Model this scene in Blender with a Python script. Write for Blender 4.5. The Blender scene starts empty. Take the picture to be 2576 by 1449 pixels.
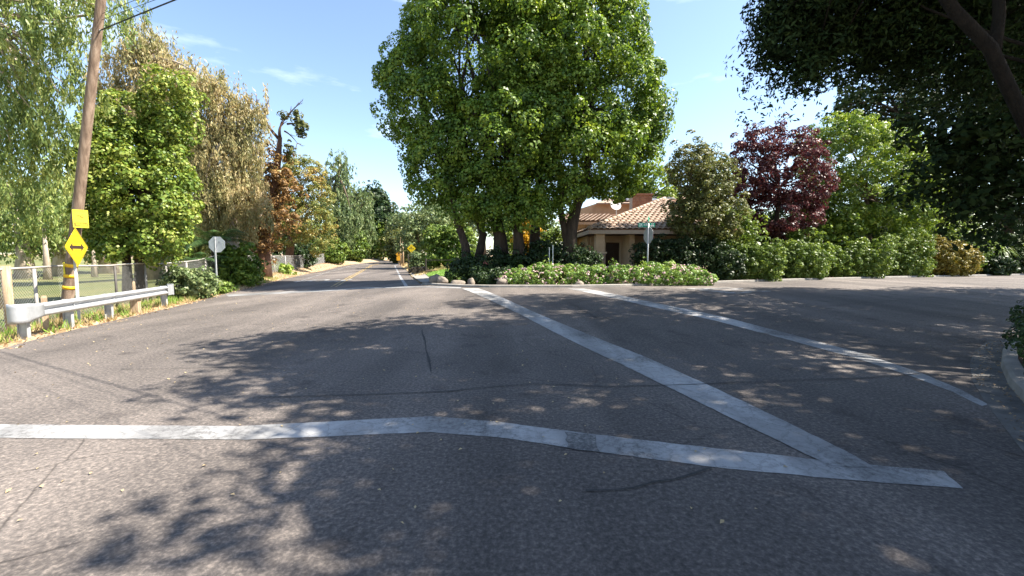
import bpy, math, random
import numpy as np
from mathutils import Vector, Matrix, noise
from mathutils.geometry import delaunay_2d_cdt
random.seed(7)
R = math.radians
scene = bpy.context.scene
col = scene.collection

# ------------------------------------------------------------------ camera
F, CU, CV = 1050.0, 1288.0, 724.5          # focal length and centre, in pixels of a 2576 x 1449 frame
CAMZ = 1.75
PITCH = math.atan((724.5 - 646) / F)
cam_d = bpy.data.cameras.new('camera')
cam_d.sensor_width = 36; cam_d.lens = 36 * F / 2576
cam_d.clip_start = 0.05; cam_d.clip_end = 6000
cam = bpy.data.objects.new('camera', cam_d); col.objects.link(cam)
cam.location = (0, 0, CAMZ); cam.rotation_euler = (math.pi / 2 - PITCH, 0, 0)
scene.camera = cam

# ------------------------------------------------------------------ sky, sun, exposure
SUN = Vector((0.97, -0.02, 1.20)).normalized()      # towards the sun
el = math.asin(SUN.z); az = math.atan2(SUN.x, SUN.y)
w = bpy.data.worlds.new('World'); scene.world = w; w.use_nodes = True
nt = w.node_tree; nt.nodes.clear()
out = nt.nodes.new('ShaderNodeOutputWorld'); bg = nt.nodes.new('ShaderNodeBackground')
sky = nt.nodes.new('ShaderNodeTexSky'); sky.sky_type = 'NISHITA'; sky.sun_disc = False
sky.sun_elevation = el; sky.sun_rotation = az
sky.air_density = 1.0; sky.dust_density = 0.6; sky.ozone_density = 0.6; sky.altitude = 100
tc = nt.nodes.new('ShaderNodeTexCoord'); mp = nt.nodes.new('ShaderNodeMapping')
mp.inputs['Scale'].default_value = (1.0, 1.0, 4.2); mp.inputs['Location'].default_value = (1.9, 0.4, 2.3)
ns = nt.nodes.new('ShaderNodeTexNoise'); ns.inputs['Scale'].default_value = 1.7
ns.inputs['Detail'].default_value = 8; ns.inputs['Roughness'].default_value = 0.55
rp = nt.nodes.new('ShaderNodeValToRGB')
rp.color_ramp.elements[0].position = 0.57; rp.color_ramp.elements[1].position = 0.86
rp.color_ramp.elements[1].color = (0.75, 0.75, 0.75, 1)
mx = nt.nodes.new('ShaderNodeMix'); mx.data_type = 'RGBA'
mx.inputs['B'].default_value = (9.5, 9.8, 10.2, 1)
nt.links.new(tc.outputs['Generated'], mp.inputs['Vector']); nt.links.new(mp.outputs[0], ns.inputs['Vector'])
nt.links.new(ns.outputs['Fac'], rp.inputs[0]); nt.links.new(rp.outputs[0], mx.inputs['Factor'])
nt.links.new(sky.outputs[0], mx.inputs['A']); nt.links.new(mx.outputs['Result'], bg.inputs[0])
bg.inputs[1].default_value = 0.10
nt.links.new(bg.outputs[0], out.inputs[0])
sl = bpy.data.lights.new('sun', 'SUN'); sl.energy = 5.0; sl.angle = R(0.55); sl.color = (1.0, 0.93, 0.82)
so = bpy.data.objects.new('sun', sl); col.objects.link(so)
so.rotation_euler = SUN.to_track_quat('Z', 'Y').to_euler(); so.location = (20, -10, 40)
vs = scene.view_settings
vs.view_transform = 'Standard'; vs.look = 'None'; vs.exposure = 1.68; vs.gamma = 1; vs.use_curve_mapping = False
scene.render.engine = 'CYCLES'
scene.cycles.max_bounces = 6; scene.cycles.diffuse_bounces = 3; scene.cycles.transmission_bounces = 4
scene.cycles.transparent_max_bounces = 6; scene.cycles.use_denoising = True

# ------------------------------------------------------------------ pixel -> world
CP, SP = math.cos(PITCH), math.sin(PITCH)
def ray(u, v):
    x = (u - CU) / F; y = -(v - CV) / F
    return Vector((x, CP + y * SP, -SP + y * CP))
def Q(u, v, Y):
    d = ray(u, v); t = Y / d.y
    return Vector((d.x * t, Y, CAMZ + d.z * t))
def sst(a, b, x):
    t = min(1.0, max(0.0, (x - a) / (b - a))); return t * t * (3 - 2 * t)
def H(x, y):                                 # crown of the junction, then the far road climbs gently
    z = 0.28 * sst(7, 19, y) * sst(-11, -3, x) * (1 - sst(24, 46, y))
    if y > 46: z += 0.0165 * (min(y, 260) - 46) * sst(40, 75, y)
    return z
def P(u, v, hf=H):
    d = ray(u, v); t = 1.0
    z = 0.0
    for _ in range(40):
        t = (z - CAMZ) / d.z if d.z < -1e-5 else 260 / d.y
        t = min(t, 260 / d.y)
        z = 0.5 * z + 0.5 * hf(d.x * t, d.y * t)
    return Vector((d.x * t, d.y * t, hf(d.x * t, d.y * t)))
def lerp_tab(tab, y):
    if y <= tab[0][0]: return tab[0][1]
    for (a, b), (c, d) in zip(tab, tab[1:]):
        if y <= c: return b + (d - b) * (y - a) / (c - a)
    return tab[-1][1]
left_px = [(0, 878), (110, 848), (200, 826), (330, 797), (430, 774), (500, 757), (577, 736), (653, 719), (704, 704), (777, 688), (850, 671.5), (887, 665)]
LEDGE = [P(*p) for p in left_px]
Ltab = [(-20, -6.5), (0, -8.6)] + [(p.y, p.x) for p in LEDGE] + [(105, -29.5), (135, -34), (160, -40), (200, -55), (260, -78)]
def L(y): return lerp_tab(Ltab, y)
right_px = [(1060, 716), (1044, 705), (1024, 681), (1004, 666)]
REDGE = [P(*p) for p in right_px]
Rtab = [(p.y, p.x) for p in REDGE] + [(105, -21.5), (135, -26), (160, -32), (200, -47), (260, -70)]
def RE(y): return lerp_tab(Rtab, y)
def G(x, y):                                 # natural ground beside the roads
    z = H(x, y)
    dl = L(y) - x
    if dl > 0: z += 0.5 * sst(0.3, 2.6, dl) * sst(19, 25, y) * (1 - 0.8 * sst(5, 14, dl))
    if y > 22: z += 0.5 * sst(0.4, 3, x - RE(y)) * sst(24, 38, y) * (1 - sst(7, 12, x))
    if dl > 6: z += (0.35 * math.sin(x * 0.13 + 1) * math.sin(y * 0.11) ) * sst(6, 16, dl) * (1 - sst(120, 200, abs(x)))
    return z
def PG(u, v): return P(u, v, G)

# ------------------------------------------------------------------ materials
MATS = {}
def new_mat(name):
    m = bpy.data.materials.new(name); m.use_nodes = True; MATS[name] = m
    n = m.node_tree; b = n.nodes['Principled BSDF']
    return m, n, b
def N(n, t, **kw):
    x = n.nodes.new(t)
    for k, v in kw.items():
        if k in x.inputs: x.inputs[k].default_value = v
        else: setattr(x, k, v)
    return x
def ramp(n, stops):
    r = n.nodes.new('ShaderNodeValToRGB'); e = r.color_ramp.elements
    e[0].position, e[0].color = stops[0][0], (*stops[0][1], 1)
    e[1].position, e[1].color = stops[-1][0], (*stops[-1][1], 1)
    for p, c in stops[1:-1]:
        k = e.new(p); k.color = (*c, 1)
    return r
def coords(n, scale=(1, 1, 1)):
    t = n.nodes.new('ShaderNodeTexCoord'); m = n.nodes.new('ShaderNodeMapping'); m.inputs['Scale'].default_value = scale
    n.links.new(t.outputs['Object'], m.inputs['Vector']); return m.outputs[0]
def surf(name, c1, c2, scale=3, rough=0.8, bump=0.0, bscale=30, detail=6, metal=0.0, spec=0.3, c3=None, vec=(1, 1, 1)):
    m, n, b = new_mat(name); v = coords(n, vec)
    t = N(n, 'ShaderNodeTexNoise', Scale=scale, Detail=detail, Roughness=0.62); n.links.new(v, t.inputs['Vector'])
    st = [(0.3, c1), (0.7, c2)] if c3 is None else [(0.28, c1), (0.5, c2), (0.72, c3)]
    r = ramp(n, st); n.links.new(t.outputs['Fac'], r.inputs[0]); n.links.new(r.outputs[0], b.inputs['Base Color'])
    b.inputs['Roughness'].default_value = rough; b.inputs['Metallic'].default_value = metal
    b.inputs['Specular IOR Level'].default_value = spec
    if bump:
        t2 = N(n, 'ShaderNodeTexNoise', Scale=bscale, Detail=5); n.links.new(v, t2.inputs['Vector'])
        bp = N(n, 'ShaderNodeBump', Strength=bump, Distance=0.03); n.links.new(t2.outputs['Fac'], bp.inputs['Height'])
        n.links.new(bp.outputs[0], b.inputs['Normal'])
    return m
def leafmat(name, stops, trans=0.3, nscale=0.5, namt=0.55, rough=0.45, spec=0.3):
    """per-leaf colour, drifting through the crown"""
    m, n, b = new_mat(name)
    g = n.nodes.new('ShaderNodeNewGeometry'); v = coords(n)
    t = N(n, 'ShaderNodeTexNoise', Scale=nscale, Detail=3); n.links.new(v, t.inputs['Vector'])
    mr = N(n, 'ShaderNodeMapRange'); mr.inputs[1].default_value = 0.3; mr.inputs[2].default_value = 0.7
    n.links.new(t.outputs['Fac'], mr.inputs[0])
    mxx = n.nodes.new('ShaderNodeMix'); mxx.data_type = 'FLOAT'; mxx.inputs[0].default_value = namt
    n.links.new(g.outputs['Random Per Island'], mxx.inputs[2]); n.links.new(mr.outputs[0], mxx.inputs[3])
    r = ramp(n, stops); n.links.new(mxx.outputs[0], r.inputs[0])
    n.links.new(r.outputs[0], b.inputs['Base Color']); b.inputs['Roughness'].default_value = rough
    b.inputs['Specular IOR Level'].default_value = spec
    tr = n.nodes.new('ShaderNodeBsdfTranslucent'); ms = n.nodes.new('ShaderNodeMixShader'); ms.inputs[0].default_value = trans
    hs = n.nodes.new('ShaderNodeHueSaturation'); hs.inputs['Hue'].default_value = 0.485; hs.inputs['Saturation'].default_value = 1.1
    hs.inputs['Value'].default_value = 1.5
    n.links.new(r.outputs[0], hs.inputs['Color']); n.links.new(hs.outputs[0], tr.inputs[0])
    n.links.new(b.outputs[0], ms.inputs[1]); n.links.new(tr.outputs[0], ms.inputs[2])
    n.links.new(ms.outputs[0], n.nodes['Material Output'].inputs[0])
    return m

def make_asphalt(name, lo, mid, hi):
    m, n, b = new_mat(name); v = coords(n)
    big = N(n, 'ShaderNodeTexNoise', Scale=0.16, Detail=5, Roughness=0.6); n.links.new(v, big.inputs['Vector'])
    v2 = coords(n, (0.9, 0.12, 1))
    strk = N(n, 'ShaderNodeTexNoise', Scale=0.7, Detail=4); n.links.new(v2, strk.inputs['Vector'])
    ad = N(n, 'ShaderNodeMath', operation='ADD'); n.links.new(big.outputs['Fac'], ad.inputs[0]); n.links.new(strk.outputs['Fac'], ad.inputs[1])
    hf = N(n, 'ShaderNodeMath', operation='MULTIPLY'); hf.inputs[1].default_value = 0.5; n.links.new(ad.outputs[0], hf.inputs[0])
    r = ramp(n, [(0.40, lo), (0.5, mid), (0.60, hi)]); n.links.new(hf.outputs[0], r.inputs[0])
    fine = N(n, 'ShaderNodeTexNoise', Scale=26, Detail=7, Roughness=0.75); n.links.new(v, fine.inputs['Vector'])
    fr = ramp(n, [(0.34, (0.2, 0.2, 0.21)), (0.5, (0.92, 0.92, 0.92)), (0.65, (2.4, 2.3, 2.15))]); n.links.new(fine.outputs['Fac'], fr.inputs[0])
    mu = n.nodes.new('ShaderNodeMix'); mu.data_type = 'RGBA'; mu.blend_type = 'MULTIPLY'; mu.inputs[0].default_value = 0.6
    n.links.new(r.outputs[0], mu.inputs['A']); n.links.new(fr.outputs[0], mu.inputs['B'])
    vo = N(n, 'ShaderNodeTexVoronoi', Scale=42); n.links.new(v, vo.inputs['Vector'])
    vr = ramp(n, [(0.0, (1.5, 1.45, 1.38)), (0.32, (0.95, 0.95, 0.95)), (0.7, (0.6, 0.6, 0.61))]); n.links.new(vo.outputs['Distance'], vr.inputs[0])
    m2 = n.nodes.new('ShaderNodeMix'); m2.data_type = 'RGBA'; m2.blend_type = 'MULTIPLY'; m2.inputs[0].default_value = 0.4
    n.links.new(mu.outputs['Result'], m2.inputs['A']); n.links.new(vr.outputs[0], m2.inputs['B'])
    st = N(n, 'ShaderNodeTexNoise', Scale=1.5, Detail=3, Roughness=0.5); n.links.new(v, st.inputs['Vector'])
    sr = ramp(n, [(0.60, (1, 1, 1)), (0.72, (0.66, 0.66, 0.67))]); n.links.new(st.outputs['Fac'], sr.inputs[0])
    m3 = n.nodes.new('ShaderNodeMix'); m3.data_type = 'RGBA'; m3.blend_type = 'MULTIPLY'; m3.inputs[0].default_value = 1.0
    n.links.new(m2.outputs['Result'], m3.inputs['A']); n.links.new(sr.outputs[0], m3.inputs['B'])
    wv = N(n, 'ShaderNodeTexNoise', Scale=2.2, Detail=4); n.links.new(v, wv.inputs['Vector'])
    wm = n.nodes.new('ShaderNodeMix'); wm.data_type = 'RGBA'; wm.inputs[0].default_value = 0.12
    n.links.new(v, wm.inputs['A']); n.links.new(wv.outputs['Color'], wm.inputs['B'])
    cr = N(n, 'ShaderNodeTexVoronoi', Scale=0.75, feature='DISTANCE_TO_EDGE'); n.links.new(wm.outputs['Result'], cr.inputs['Vector'])
    cc_ = ramp(n, [(0.0, (0.45, 0.45, 0.45)), (0.009, (1, 1, 1))]); n.links.new(cr.outputs['Distance'], cc_.inputs[0])
    pm = N(n, 'ShaderNodeTexNoise', Scale=0.22, Detail=2); n.links.new(v, pm.inputs['Vector'])
    pr_ = ramp(n, [(0.48, (0, 0, 0)), (0.60, (1, 1, 1))]); n.links.new(pm.outputs['Fac'], pr_.inputs[0])
    m4 = n.nodes.new('ShaderNodeMix'); m4.data_type = 'RGBA'; m4.blend_type = 'MULTIPLY'
    n.links.new(pr_.outputs[0], m4.inputs[0]); n.links.new(m3.outputs['Result'], m4.inputs['A']); n.links.new(cc_.outputs[0], m4.inputs['B'])
    n.links.new(m4.outputs['Result'], b.inputs['Base Color'])
    b.inputs['Roughness'].default_value = 0.82; b.inputs['Specular IOR Level'].default_value = 0.25
    bp = N(n, 'ShaderNodeBump', Strength=0.55, Distance=0.012); n.links.new(fine.outputs['Fac'], bp.inputs['Height'])
    n.links.new(bp.outputs[0], b.inputs['Normal'])
    return m
def make_paint(name, colr, under, wear=0.5, rough=0.65):
    m, n, b = new_mat(name); v = coords(n)
    t = N(n, 'ShaderNodeTexNoise', Scale=16, Detail=10, Roughness=0.82); n.links.new(v, t.inputs['Vector'])
    t2 = N(n, 'ShaderNodeTexNoise', Scale=0.7, Detail=4); n.links.new(v, t2.inputs['Vector'])
    ad = N(n, 'ShaderNodeMath', operation='ADD'); n.links.new(t.outputs['Fac'], ad.inputs[0]); n.links.new(t2.outputs['Fac'], ad.inputs[1])
    r = ramp(n, [(wear - 0.06, under), (wear, tuple(0.65 * a + 0.35 * b2 for a, b2 in zip(colr, under))), (wear + 0.09, colr)])
    hf = N(n, 'ShaderNodeMath', operation='MULTIPLY'); hf.inputs[1].default_value = 0.5; n.links.new(ad.outputs[0], hf.inputs[0])
    n.links.new(hf.outputs[0], r.inputs[0])
    wm = n.nodes.new('ShaderNodeMix'); wm.data_type = 'RGBA'; wm.inputs[0].default_value = 0.16
    n.links.new(v, wm.inputs['A']); n.links.new(t.outputs['Color'], wm.inputs['B'])
    cr = N(n, 'ShaderNodeTexVoronoi', Scale=4.5, feature='DISTANCE_TO_EDGE'); n.links.new(wm.outputs['Result'], cr.inputs['Vector'])
    ck = ramp(n, [(0.0, (0.45, 0.45, 0.45)), (0.035, (1, 1, 1))]); n.links.new(cr.outputs['Distance'], ck.inputs[0])
    m3 = n.nodes.new('ShaderNodeMix'); m3.data_type = 'RGBA'; m3.blend_type = 'MULTIPLY'; m3.inputs[0].default_value = 0.75
    n.links.new(r.outputs[0], m3.inputs['A']); n.links.new(ck.outputs[0], m3.inputs['B'])
    v5 = coords(n, (1.2, 0.25, 1)); tw = N(n, 'ShaderNodeTexNoise', Scale=1.3, Detail=3); n.links.new(v5, tw.inputs['Vector'])
    tr_ = ramp(n, [(0.42, (0.68, 0.68, 0.68)), (0.58, (1.05, 1.05, 1.05))]); n.links.new(tw.outputs['Fac'], tr_.inputs[0])
    m4 = n.nodes.new('ShaderNodeMix'); m4.data_type = 'RGBA'; m4.blend_type = 'MULTIPLY'; m4.inputs[0].default_value = 1.0
    n.links.new(m3.outputs['Result'], m4.inputs['A']); n.links.new(tr_.outputs[0], m4.inputs['B'])
    n.links.new(m4.outputs['Result'], b.inputs['Base Color'])
    b.inputs['Roughness'].default_value = rough
    return m
A_LO, A_MID, A_HI = (0.084, 0.074, 0.068), (0.124, 0.108, 0.098), (0.178, 0.154, 0.138)
make_asphalt('asphalt', A_LO, A_MID, A_HI)
make_asphalt('asphalt_patch', (0.12, 0.118, 0.115), (0.18, 0.177, 0.173), (0.26, 0.255, 0.25))
make_paint('white_paint', (0.37, 0.365, 0.36), (0.12, 0.116, 0.112), 0.47)
make_paint('old_white_paint', (0.28, 0.275, 0.27), (0.13, 0.125, 0.12), 0.47)
make_paint('yellow_paint', (0.40, 0.27, 0.08), (0.16, 0.14, 0.11), 0.45)
surf('crack', (0.03, 0.029, 0.028), (0.06, 0.058, 0.056), 20)
surf('dirt', (0.16, 0.115, 0.075), (0.40, 0.30, 0.19), 1.3, 0.95, 0.6, 12, c3=(0.30, 0.20, 0.12))
surf('dry_verge', (0.22, 0.15, 0.08), (0.46, 0.36, 0.20), 2.2, 0.95, 0.5, 14, c3=(0.34, 0.24, 0.12))
surf('golf_grass', (0.075, 0.105, 0.028), (0.135, 0.145, 0.05), 0.12, 0.95, 0.3, 8, c3=(0.26, 0.22, 0.10))
surf('lawn_grass', (0.10, 0.20, 0.035), (0.18, 0.30, 0.06), 1.2, 0.9, 0.4, 20)
surf('mulch', (0.06, 0.04, 0.028), (0.14, 0.09, 0.055), 6, 0.95, 0.7, 25)
surf('concrete', (0.20, 0.185, 0.165), (0.33, 0.305, 0.275), 2.5, 0.85, 0.2, 40)
surf('gutter_concrete', (0.09, 0.085, 0.08), (0.19, 0.18, 0.165), 4, 0.85, 0.3, 40)
surf('galvanised', (0.34, 0.35, 0.36), (0.46, 0.47, 0.48), 4, 0.5, 0.12, 18, metal=0.4, spec=0.4)
surf('galvanised_dull', (0.36, 0.37, 0.38), (0.50, 0.51, 0.52), 5, 0.5, metal=0.35, spec=0.4)
surf('sign_back', (0.58, 0.62, 0.68), (0.72, 0.75, 0.80), 5, 0.4, metal=0.25, spec=0.5)
surf('sign_back_dull', (0.26, 0.26, 0.27), (0.36, 0.36, 0.37), 5, 0.5, metal=0.25)
surf('sign_post', (0.40, 0.42, 0.43), (0.52, 0.53, 0.54), 6, 0.5, metal=0.3)
surf('fence_wire', (0.16, 0.16, 0.155), (0.24, 0.24, 0.23), 6, 0.55, metal=0.3)
surf('fence_rail', (0.28, 0.26, 0.24), (0.42, 0.39, 0.36), 3, 0.6)
surf('fence_post_dark', (0.06, 0.055, 0.05), (0.10, 0.09, 0.08), 3, 0.6)
surf('pole_wood', (0.085, 0.055, 0.038), (0.235, 0.165, 0.115), 1.6, 0.9, 0.6, 25, c3=(0.40, 0.30, 0.22), vec=(7, 7, 0.6))
surf('post_wood', (0.24, 0.16, 0.10), (0.50, 0.38, 0.25), 3, 0.9, 0.4, 30, vec=(6, 6, 0.8))
surf('grey_wood', (0.05, 0.042, 0.036), (0.12, 0.10, 0.085), 3, 0.9, 0.4, 30, vec=(6, 6, 0.8))
surf('bark', (0.07, 0.05, 0.035), (0.20, 0.15, 0.105), 3, 0.95, 0.9, 14, vec=(3, 3, 0.8))
surf('bark_dark', (0.024, 0.018, 0.014), (0.075, 0.056, 0.042), 3, 0.95, 0.9, 14, vec=(3, 3, 0.8))
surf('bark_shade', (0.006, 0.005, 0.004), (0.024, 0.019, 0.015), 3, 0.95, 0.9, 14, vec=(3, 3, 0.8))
surf('bark_pale', (0.26, 0.20, 0.15), (0.50, 0.42, 0.34), 1.5, 0.9, 0.5, 10, vec=(3, 3, 0.6))
surf('bark_red', (0.07, 0.036, 0.022), (0.18, 0.10, 0.065), 3, 0.95, 0.9, 14, vec=(3, 3, 0.8))
surf('rock', (0.10, 0.085, 0.07), (0.25, 0.21, 0.17), 2.5, 0.9, 0.9, 9, c3=(0.17, 0.14, 0.115))
surf('sign_yellow', (0.66, 0.47, 0.01), (0.72, 0.52, 0.015), 3, 0.4, spec=0.4)
surf('sign_yellow_pale', (0.62, 0.52, 0.03), (0.68, 0.58, 0.05), 3, 0.4, spec=0.4)
surf('band_yellow', (0.85, 0.48, 0.02), (0.93, 0.56, 0.03), 8, 0.5)
surf('sign_orange', (0.85, 0.40, 0.03), (0.92, 0.48, 0.04), 3, 0.5)
surf('sign_black', (0.035, 0.02, 0.015), (0.05, 0.03, 0.02), 3, 0.5)
surf('sign_faint_green', (0.50, 0.66, 0.06), (0.55, 0.70, 0.08), 3, 0.5)
surf('sign_green', (0.0, 0.28, 0.17), (0.0, 0.34, 0.21), 3, 0.4)
surf('sign_white', (0.78, 0.80, 0.80), (0.84, 0.85, 0.85), 3, 0.45)
surf('sign_red', (0.50, 0.02, 0.02), (0.58, 0.03, 0.03), 3, 0.4)
surf('stucco', (0.46, 0.32, 0.20), (0.56, 0.40, 0.26), 2, 0.9, 0.2, 60)
surf('stucco_trim', (0.50, 0.38, 0.26), (0.58, 0.45, 0.32), 3, 0.8)
surf('fascia', (0.34, 0.26, 0.20), (0.42, 0.33, 0.26), 3, 0.7)
surf('door_brown', (0.03, 0.016, 0.01), (0.055, 0.03, 0.018), 3, 0.6, vec=(6, 6, 1))
surf('glass_dark', (0.015, 0.017, 0.02), (0.025, 0.028, 0.03), 2, 0.1, spec=0.6)
surf('soffit', (0.12, 0.08, 0.055), (0.17, 0.12, 0.085), 3, 0.9)
surf('roof_under', (0.16, 0.085, 0.055), (0.22, 0.12, 0.075), 3, 0.95)
surf('brick', (0.26, 0.12, 0.075), (0.46, 0.25, 0.16), 5, 0.9, 0.3, 30)
surf('stone_face', (0.22, 0.13, 0.10), (0.42, 0.28, 0.21), 4, 0.9, 0.4, 25)
surf('mortar', (0.30, 0.26, 0.22), (0.38, 0.33, 0.28), 6, 0.95)
surf('solar', (0.30, 0.31, 0.40), (0.36, 0.37, 0.46), 1.5, 0.12, spec=0.9, metal=0.2)
surf('panel_frame', (0.55, 0.56, 0.58), (0.65, 0.66, 0.68), 3, 0.4, metal=0.5)
surf('dish', (0.70, 0.68, 0.65), (0.78, 0.76, 0.74), 3, 0.5)
surf('grey_metal', (0.30, 0.32, 0.36), (0.42, 0.44, 0.48), 3, 0.5)
surf('grey_panel', (0.46, 0.46, 0.46), (0.58, 0.57, 0.55), 3, 0.7, vec=(8, 8, 1))
surf('cable_black', (0.012, 0.012, 0.014), (0.02, 0.02, 0.022), 3, 0.6)
def tile_mat():
    m, n, b = new_mat('roof_tile'); oi = n.nodes.new('ShaderNodeObjectInfo'); v = coords(n)
    r = ramp(n, [(0, (0.25, 0.165, 0.12)), (0.5, (0.37, 0.27, 0.20)), (1, (0.48, 0.38, 0.295))])
    t = N(n, 'ShaderNodeTexNoise', Scale=7, Detail=5); n.links.new(v, t.inputs['Vector'])
    ad = N(n, 'ShaderNodeMix', data_type='FLOAT'); ad.inputs[0].default_value = 0.45
    n.links.new(oi.outputs['Random'], ad.inputs[2]); n.links.new(t.outputs['Fac'], ad.inputs[3])
    n.links.new(ad.outputs[0], r.inputs[0]); n.links.new(r.outputs[0], b.inputs['Base Color']); b.inputs['Roughness'].default_value = 0.85
tile_mat()
# foliage
leafmat('leaf_camphor', [(0.0, (0.026, 0.055, 0.013)), (0.35, (0.08, 0.15, 0.024)), (0.65, (0.18, 0.275, 0.04)), (1.0, (0.37, 0.44, 0.075))], 0.30, 0.8, 0.55)
leafmat('leaf_ivy', [(0.0, (0.045, 0.095, 0.016)), (0.4, (0.13, 0.205, 0.032)), (0.75, (0.29, 0.335, 0.068)), (1.0, (0.50, 0.50, 0.17))], 0.24, 0.7, 0.4)
leafmat('leaf_euc', [(0.0, (0.06, 0.10, 0.03)), (0.4, (0.16, 0.23, 0.065)), (0.75, (0.32, 0.36, 0.11)), (1.0, (0.52, 0.49, 0.18))], 0.3, 0.6, 0.45)
leafmat('leaf_tan', [(0.0, (0.11, 0.13, 0.045)), (0.35, (0.26, 0.25, 0.105)), (0.7, (0.44, 0.36, 0.18)), (1.0, (0.58, 0.46, 0.27))], 0.3, 0.5, 0.5)
leafmat('leaf_rust', [(0.0, (0.07, 0.045, 0.02)), (0.4, (0.18, 0.11, 0.04)), (0.7, (0.30, 0.17, 0.06)), (1.0, (0.26, 0.25, 0.07))], 0.25, 0.7, 0.5)
leafmat('leaf_mixed', [(0.0, (0.06, 0.10, 0.025)), (0.35, (0.14, 0.18, 0.045)), (0.62, (0.30, 0.26, 0.07)), (1.0, (0.46, 0.27, 0.09))], 0.25, 0.55, 0.6)
leafmat('leaf_greygreen', [(0.0, (0.045, 0.075, 0.030)), (0.5, (0.130, 0.184, 0.071)), (1.0, (0.312, 0.338, 0.156))], 0.25, 0.5, 0.45)
leafmat('leaf_bright', [(0.0, (0.035, 0.075, 0.014)), (0.5, (0.135, 0.22, 0.034)), (1.0, (0.36, 0.43, 0.075))], 0.32, 0.8, 0.45)
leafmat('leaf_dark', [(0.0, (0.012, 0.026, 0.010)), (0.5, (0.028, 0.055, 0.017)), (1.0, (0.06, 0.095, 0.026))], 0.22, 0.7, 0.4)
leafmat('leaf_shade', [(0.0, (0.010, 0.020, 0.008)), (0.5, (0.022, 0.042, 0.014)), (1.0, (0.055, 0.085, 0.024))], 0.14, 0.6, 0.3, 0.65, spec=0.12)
leafmat('leaf_hedge', [(0.0, (0.035, 0.07, 0.014)), (0.5, (0.115, 0.185, 0.034)), (1.0, (0.32, 0.39, 0.09))], 0.28, 0.9, 0.5)
leafmat('leaf_plum', [(0.0, (0.028, 0.009, 0.010)), (0.5, (0.085, 0.024, 0.024)), (1.0, (0.20, 0.075, 0.062))], 0.24, 0.6, 0.35)
leafmat('leaf_gold', [(0.0, (0.07, 0.075, 0.016)), (0.5, (0.21, 0.18, 0.035)), (1.0, (0.42, 0.32, 0.07))], 0.22, 1.4, 0.45)
leafmat('leaf_yellow', [(0.0, (0.45, 0.26, 0.02)), (1.0, (0.65, 0.45, 0.04))], 0.3)
leafmat('leaf_olive', [(0.0, (0.05, 0.07, 0.02)), (0.5, (0.12, 0.14, 0.04)), (1.0, (0.26, 0.24, 0.09))], 0.25, 0.7, 0.45)
leafmat('leaf_lantana', [(0.0, (0.050, 0.110, 0.020)), (0.5, (0.154, 0.261, 0.053)), (1.0, (0.351, 0.442, 0.130))], 0.3, 1.0, 0.45)
leafmat('petal', [(0.0, (0.50, 0.30, 0.34)), (0.5, (0.66, 0.48, 0.46)), (1.0, (0.74, 0.62, 0.55))], 0.2, 1.0, 0.2)
leafmat('petal_red', [(0.0, (0.4, 0.06, 0.08)), (1.0, (0.55, 0.15, 0.18))], 0.2)
leafmat('leaf_litter', [(0.0, (0.16, 0.09, 0.045)), (0.5, (0.36, 0.24, 0.13)), (1.0, (0.52, 0.40, 0.24))], 0.1, 1.0, 0.2)
leafmat('grass_blade', [(0.0, (0.10, 0.20, 0.03)), (0.5, (0.18, 0.30, 0.05)), (1.0, (0.28, 0.38, 0.08))], 0.3, 0.8, 0.3)
leafmat('dry_grass', [(0.0, (0.22, 0.17, 0.06)), (0.5, (0.42, 0.33, 0.15)), (1.0, (0.55, 0.45, 0.24))], 0.2, 0.8, 0.3)
leafmat('palm_frond', [(0.0, (0.012, 0.035, 0.012)), (0.5, (0.035, 0.075, 0.022)), (1.0, (0.08, 0.13, 0.04))], 0.2, 0.8, 0.3)
leafmat('red_mulch_bits', [(0.0, (0.28, 0.09, 0.04)), (1.0, (0.55, 0.24, 0.12))], 0.0, 1.0, 0.2)

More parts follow.
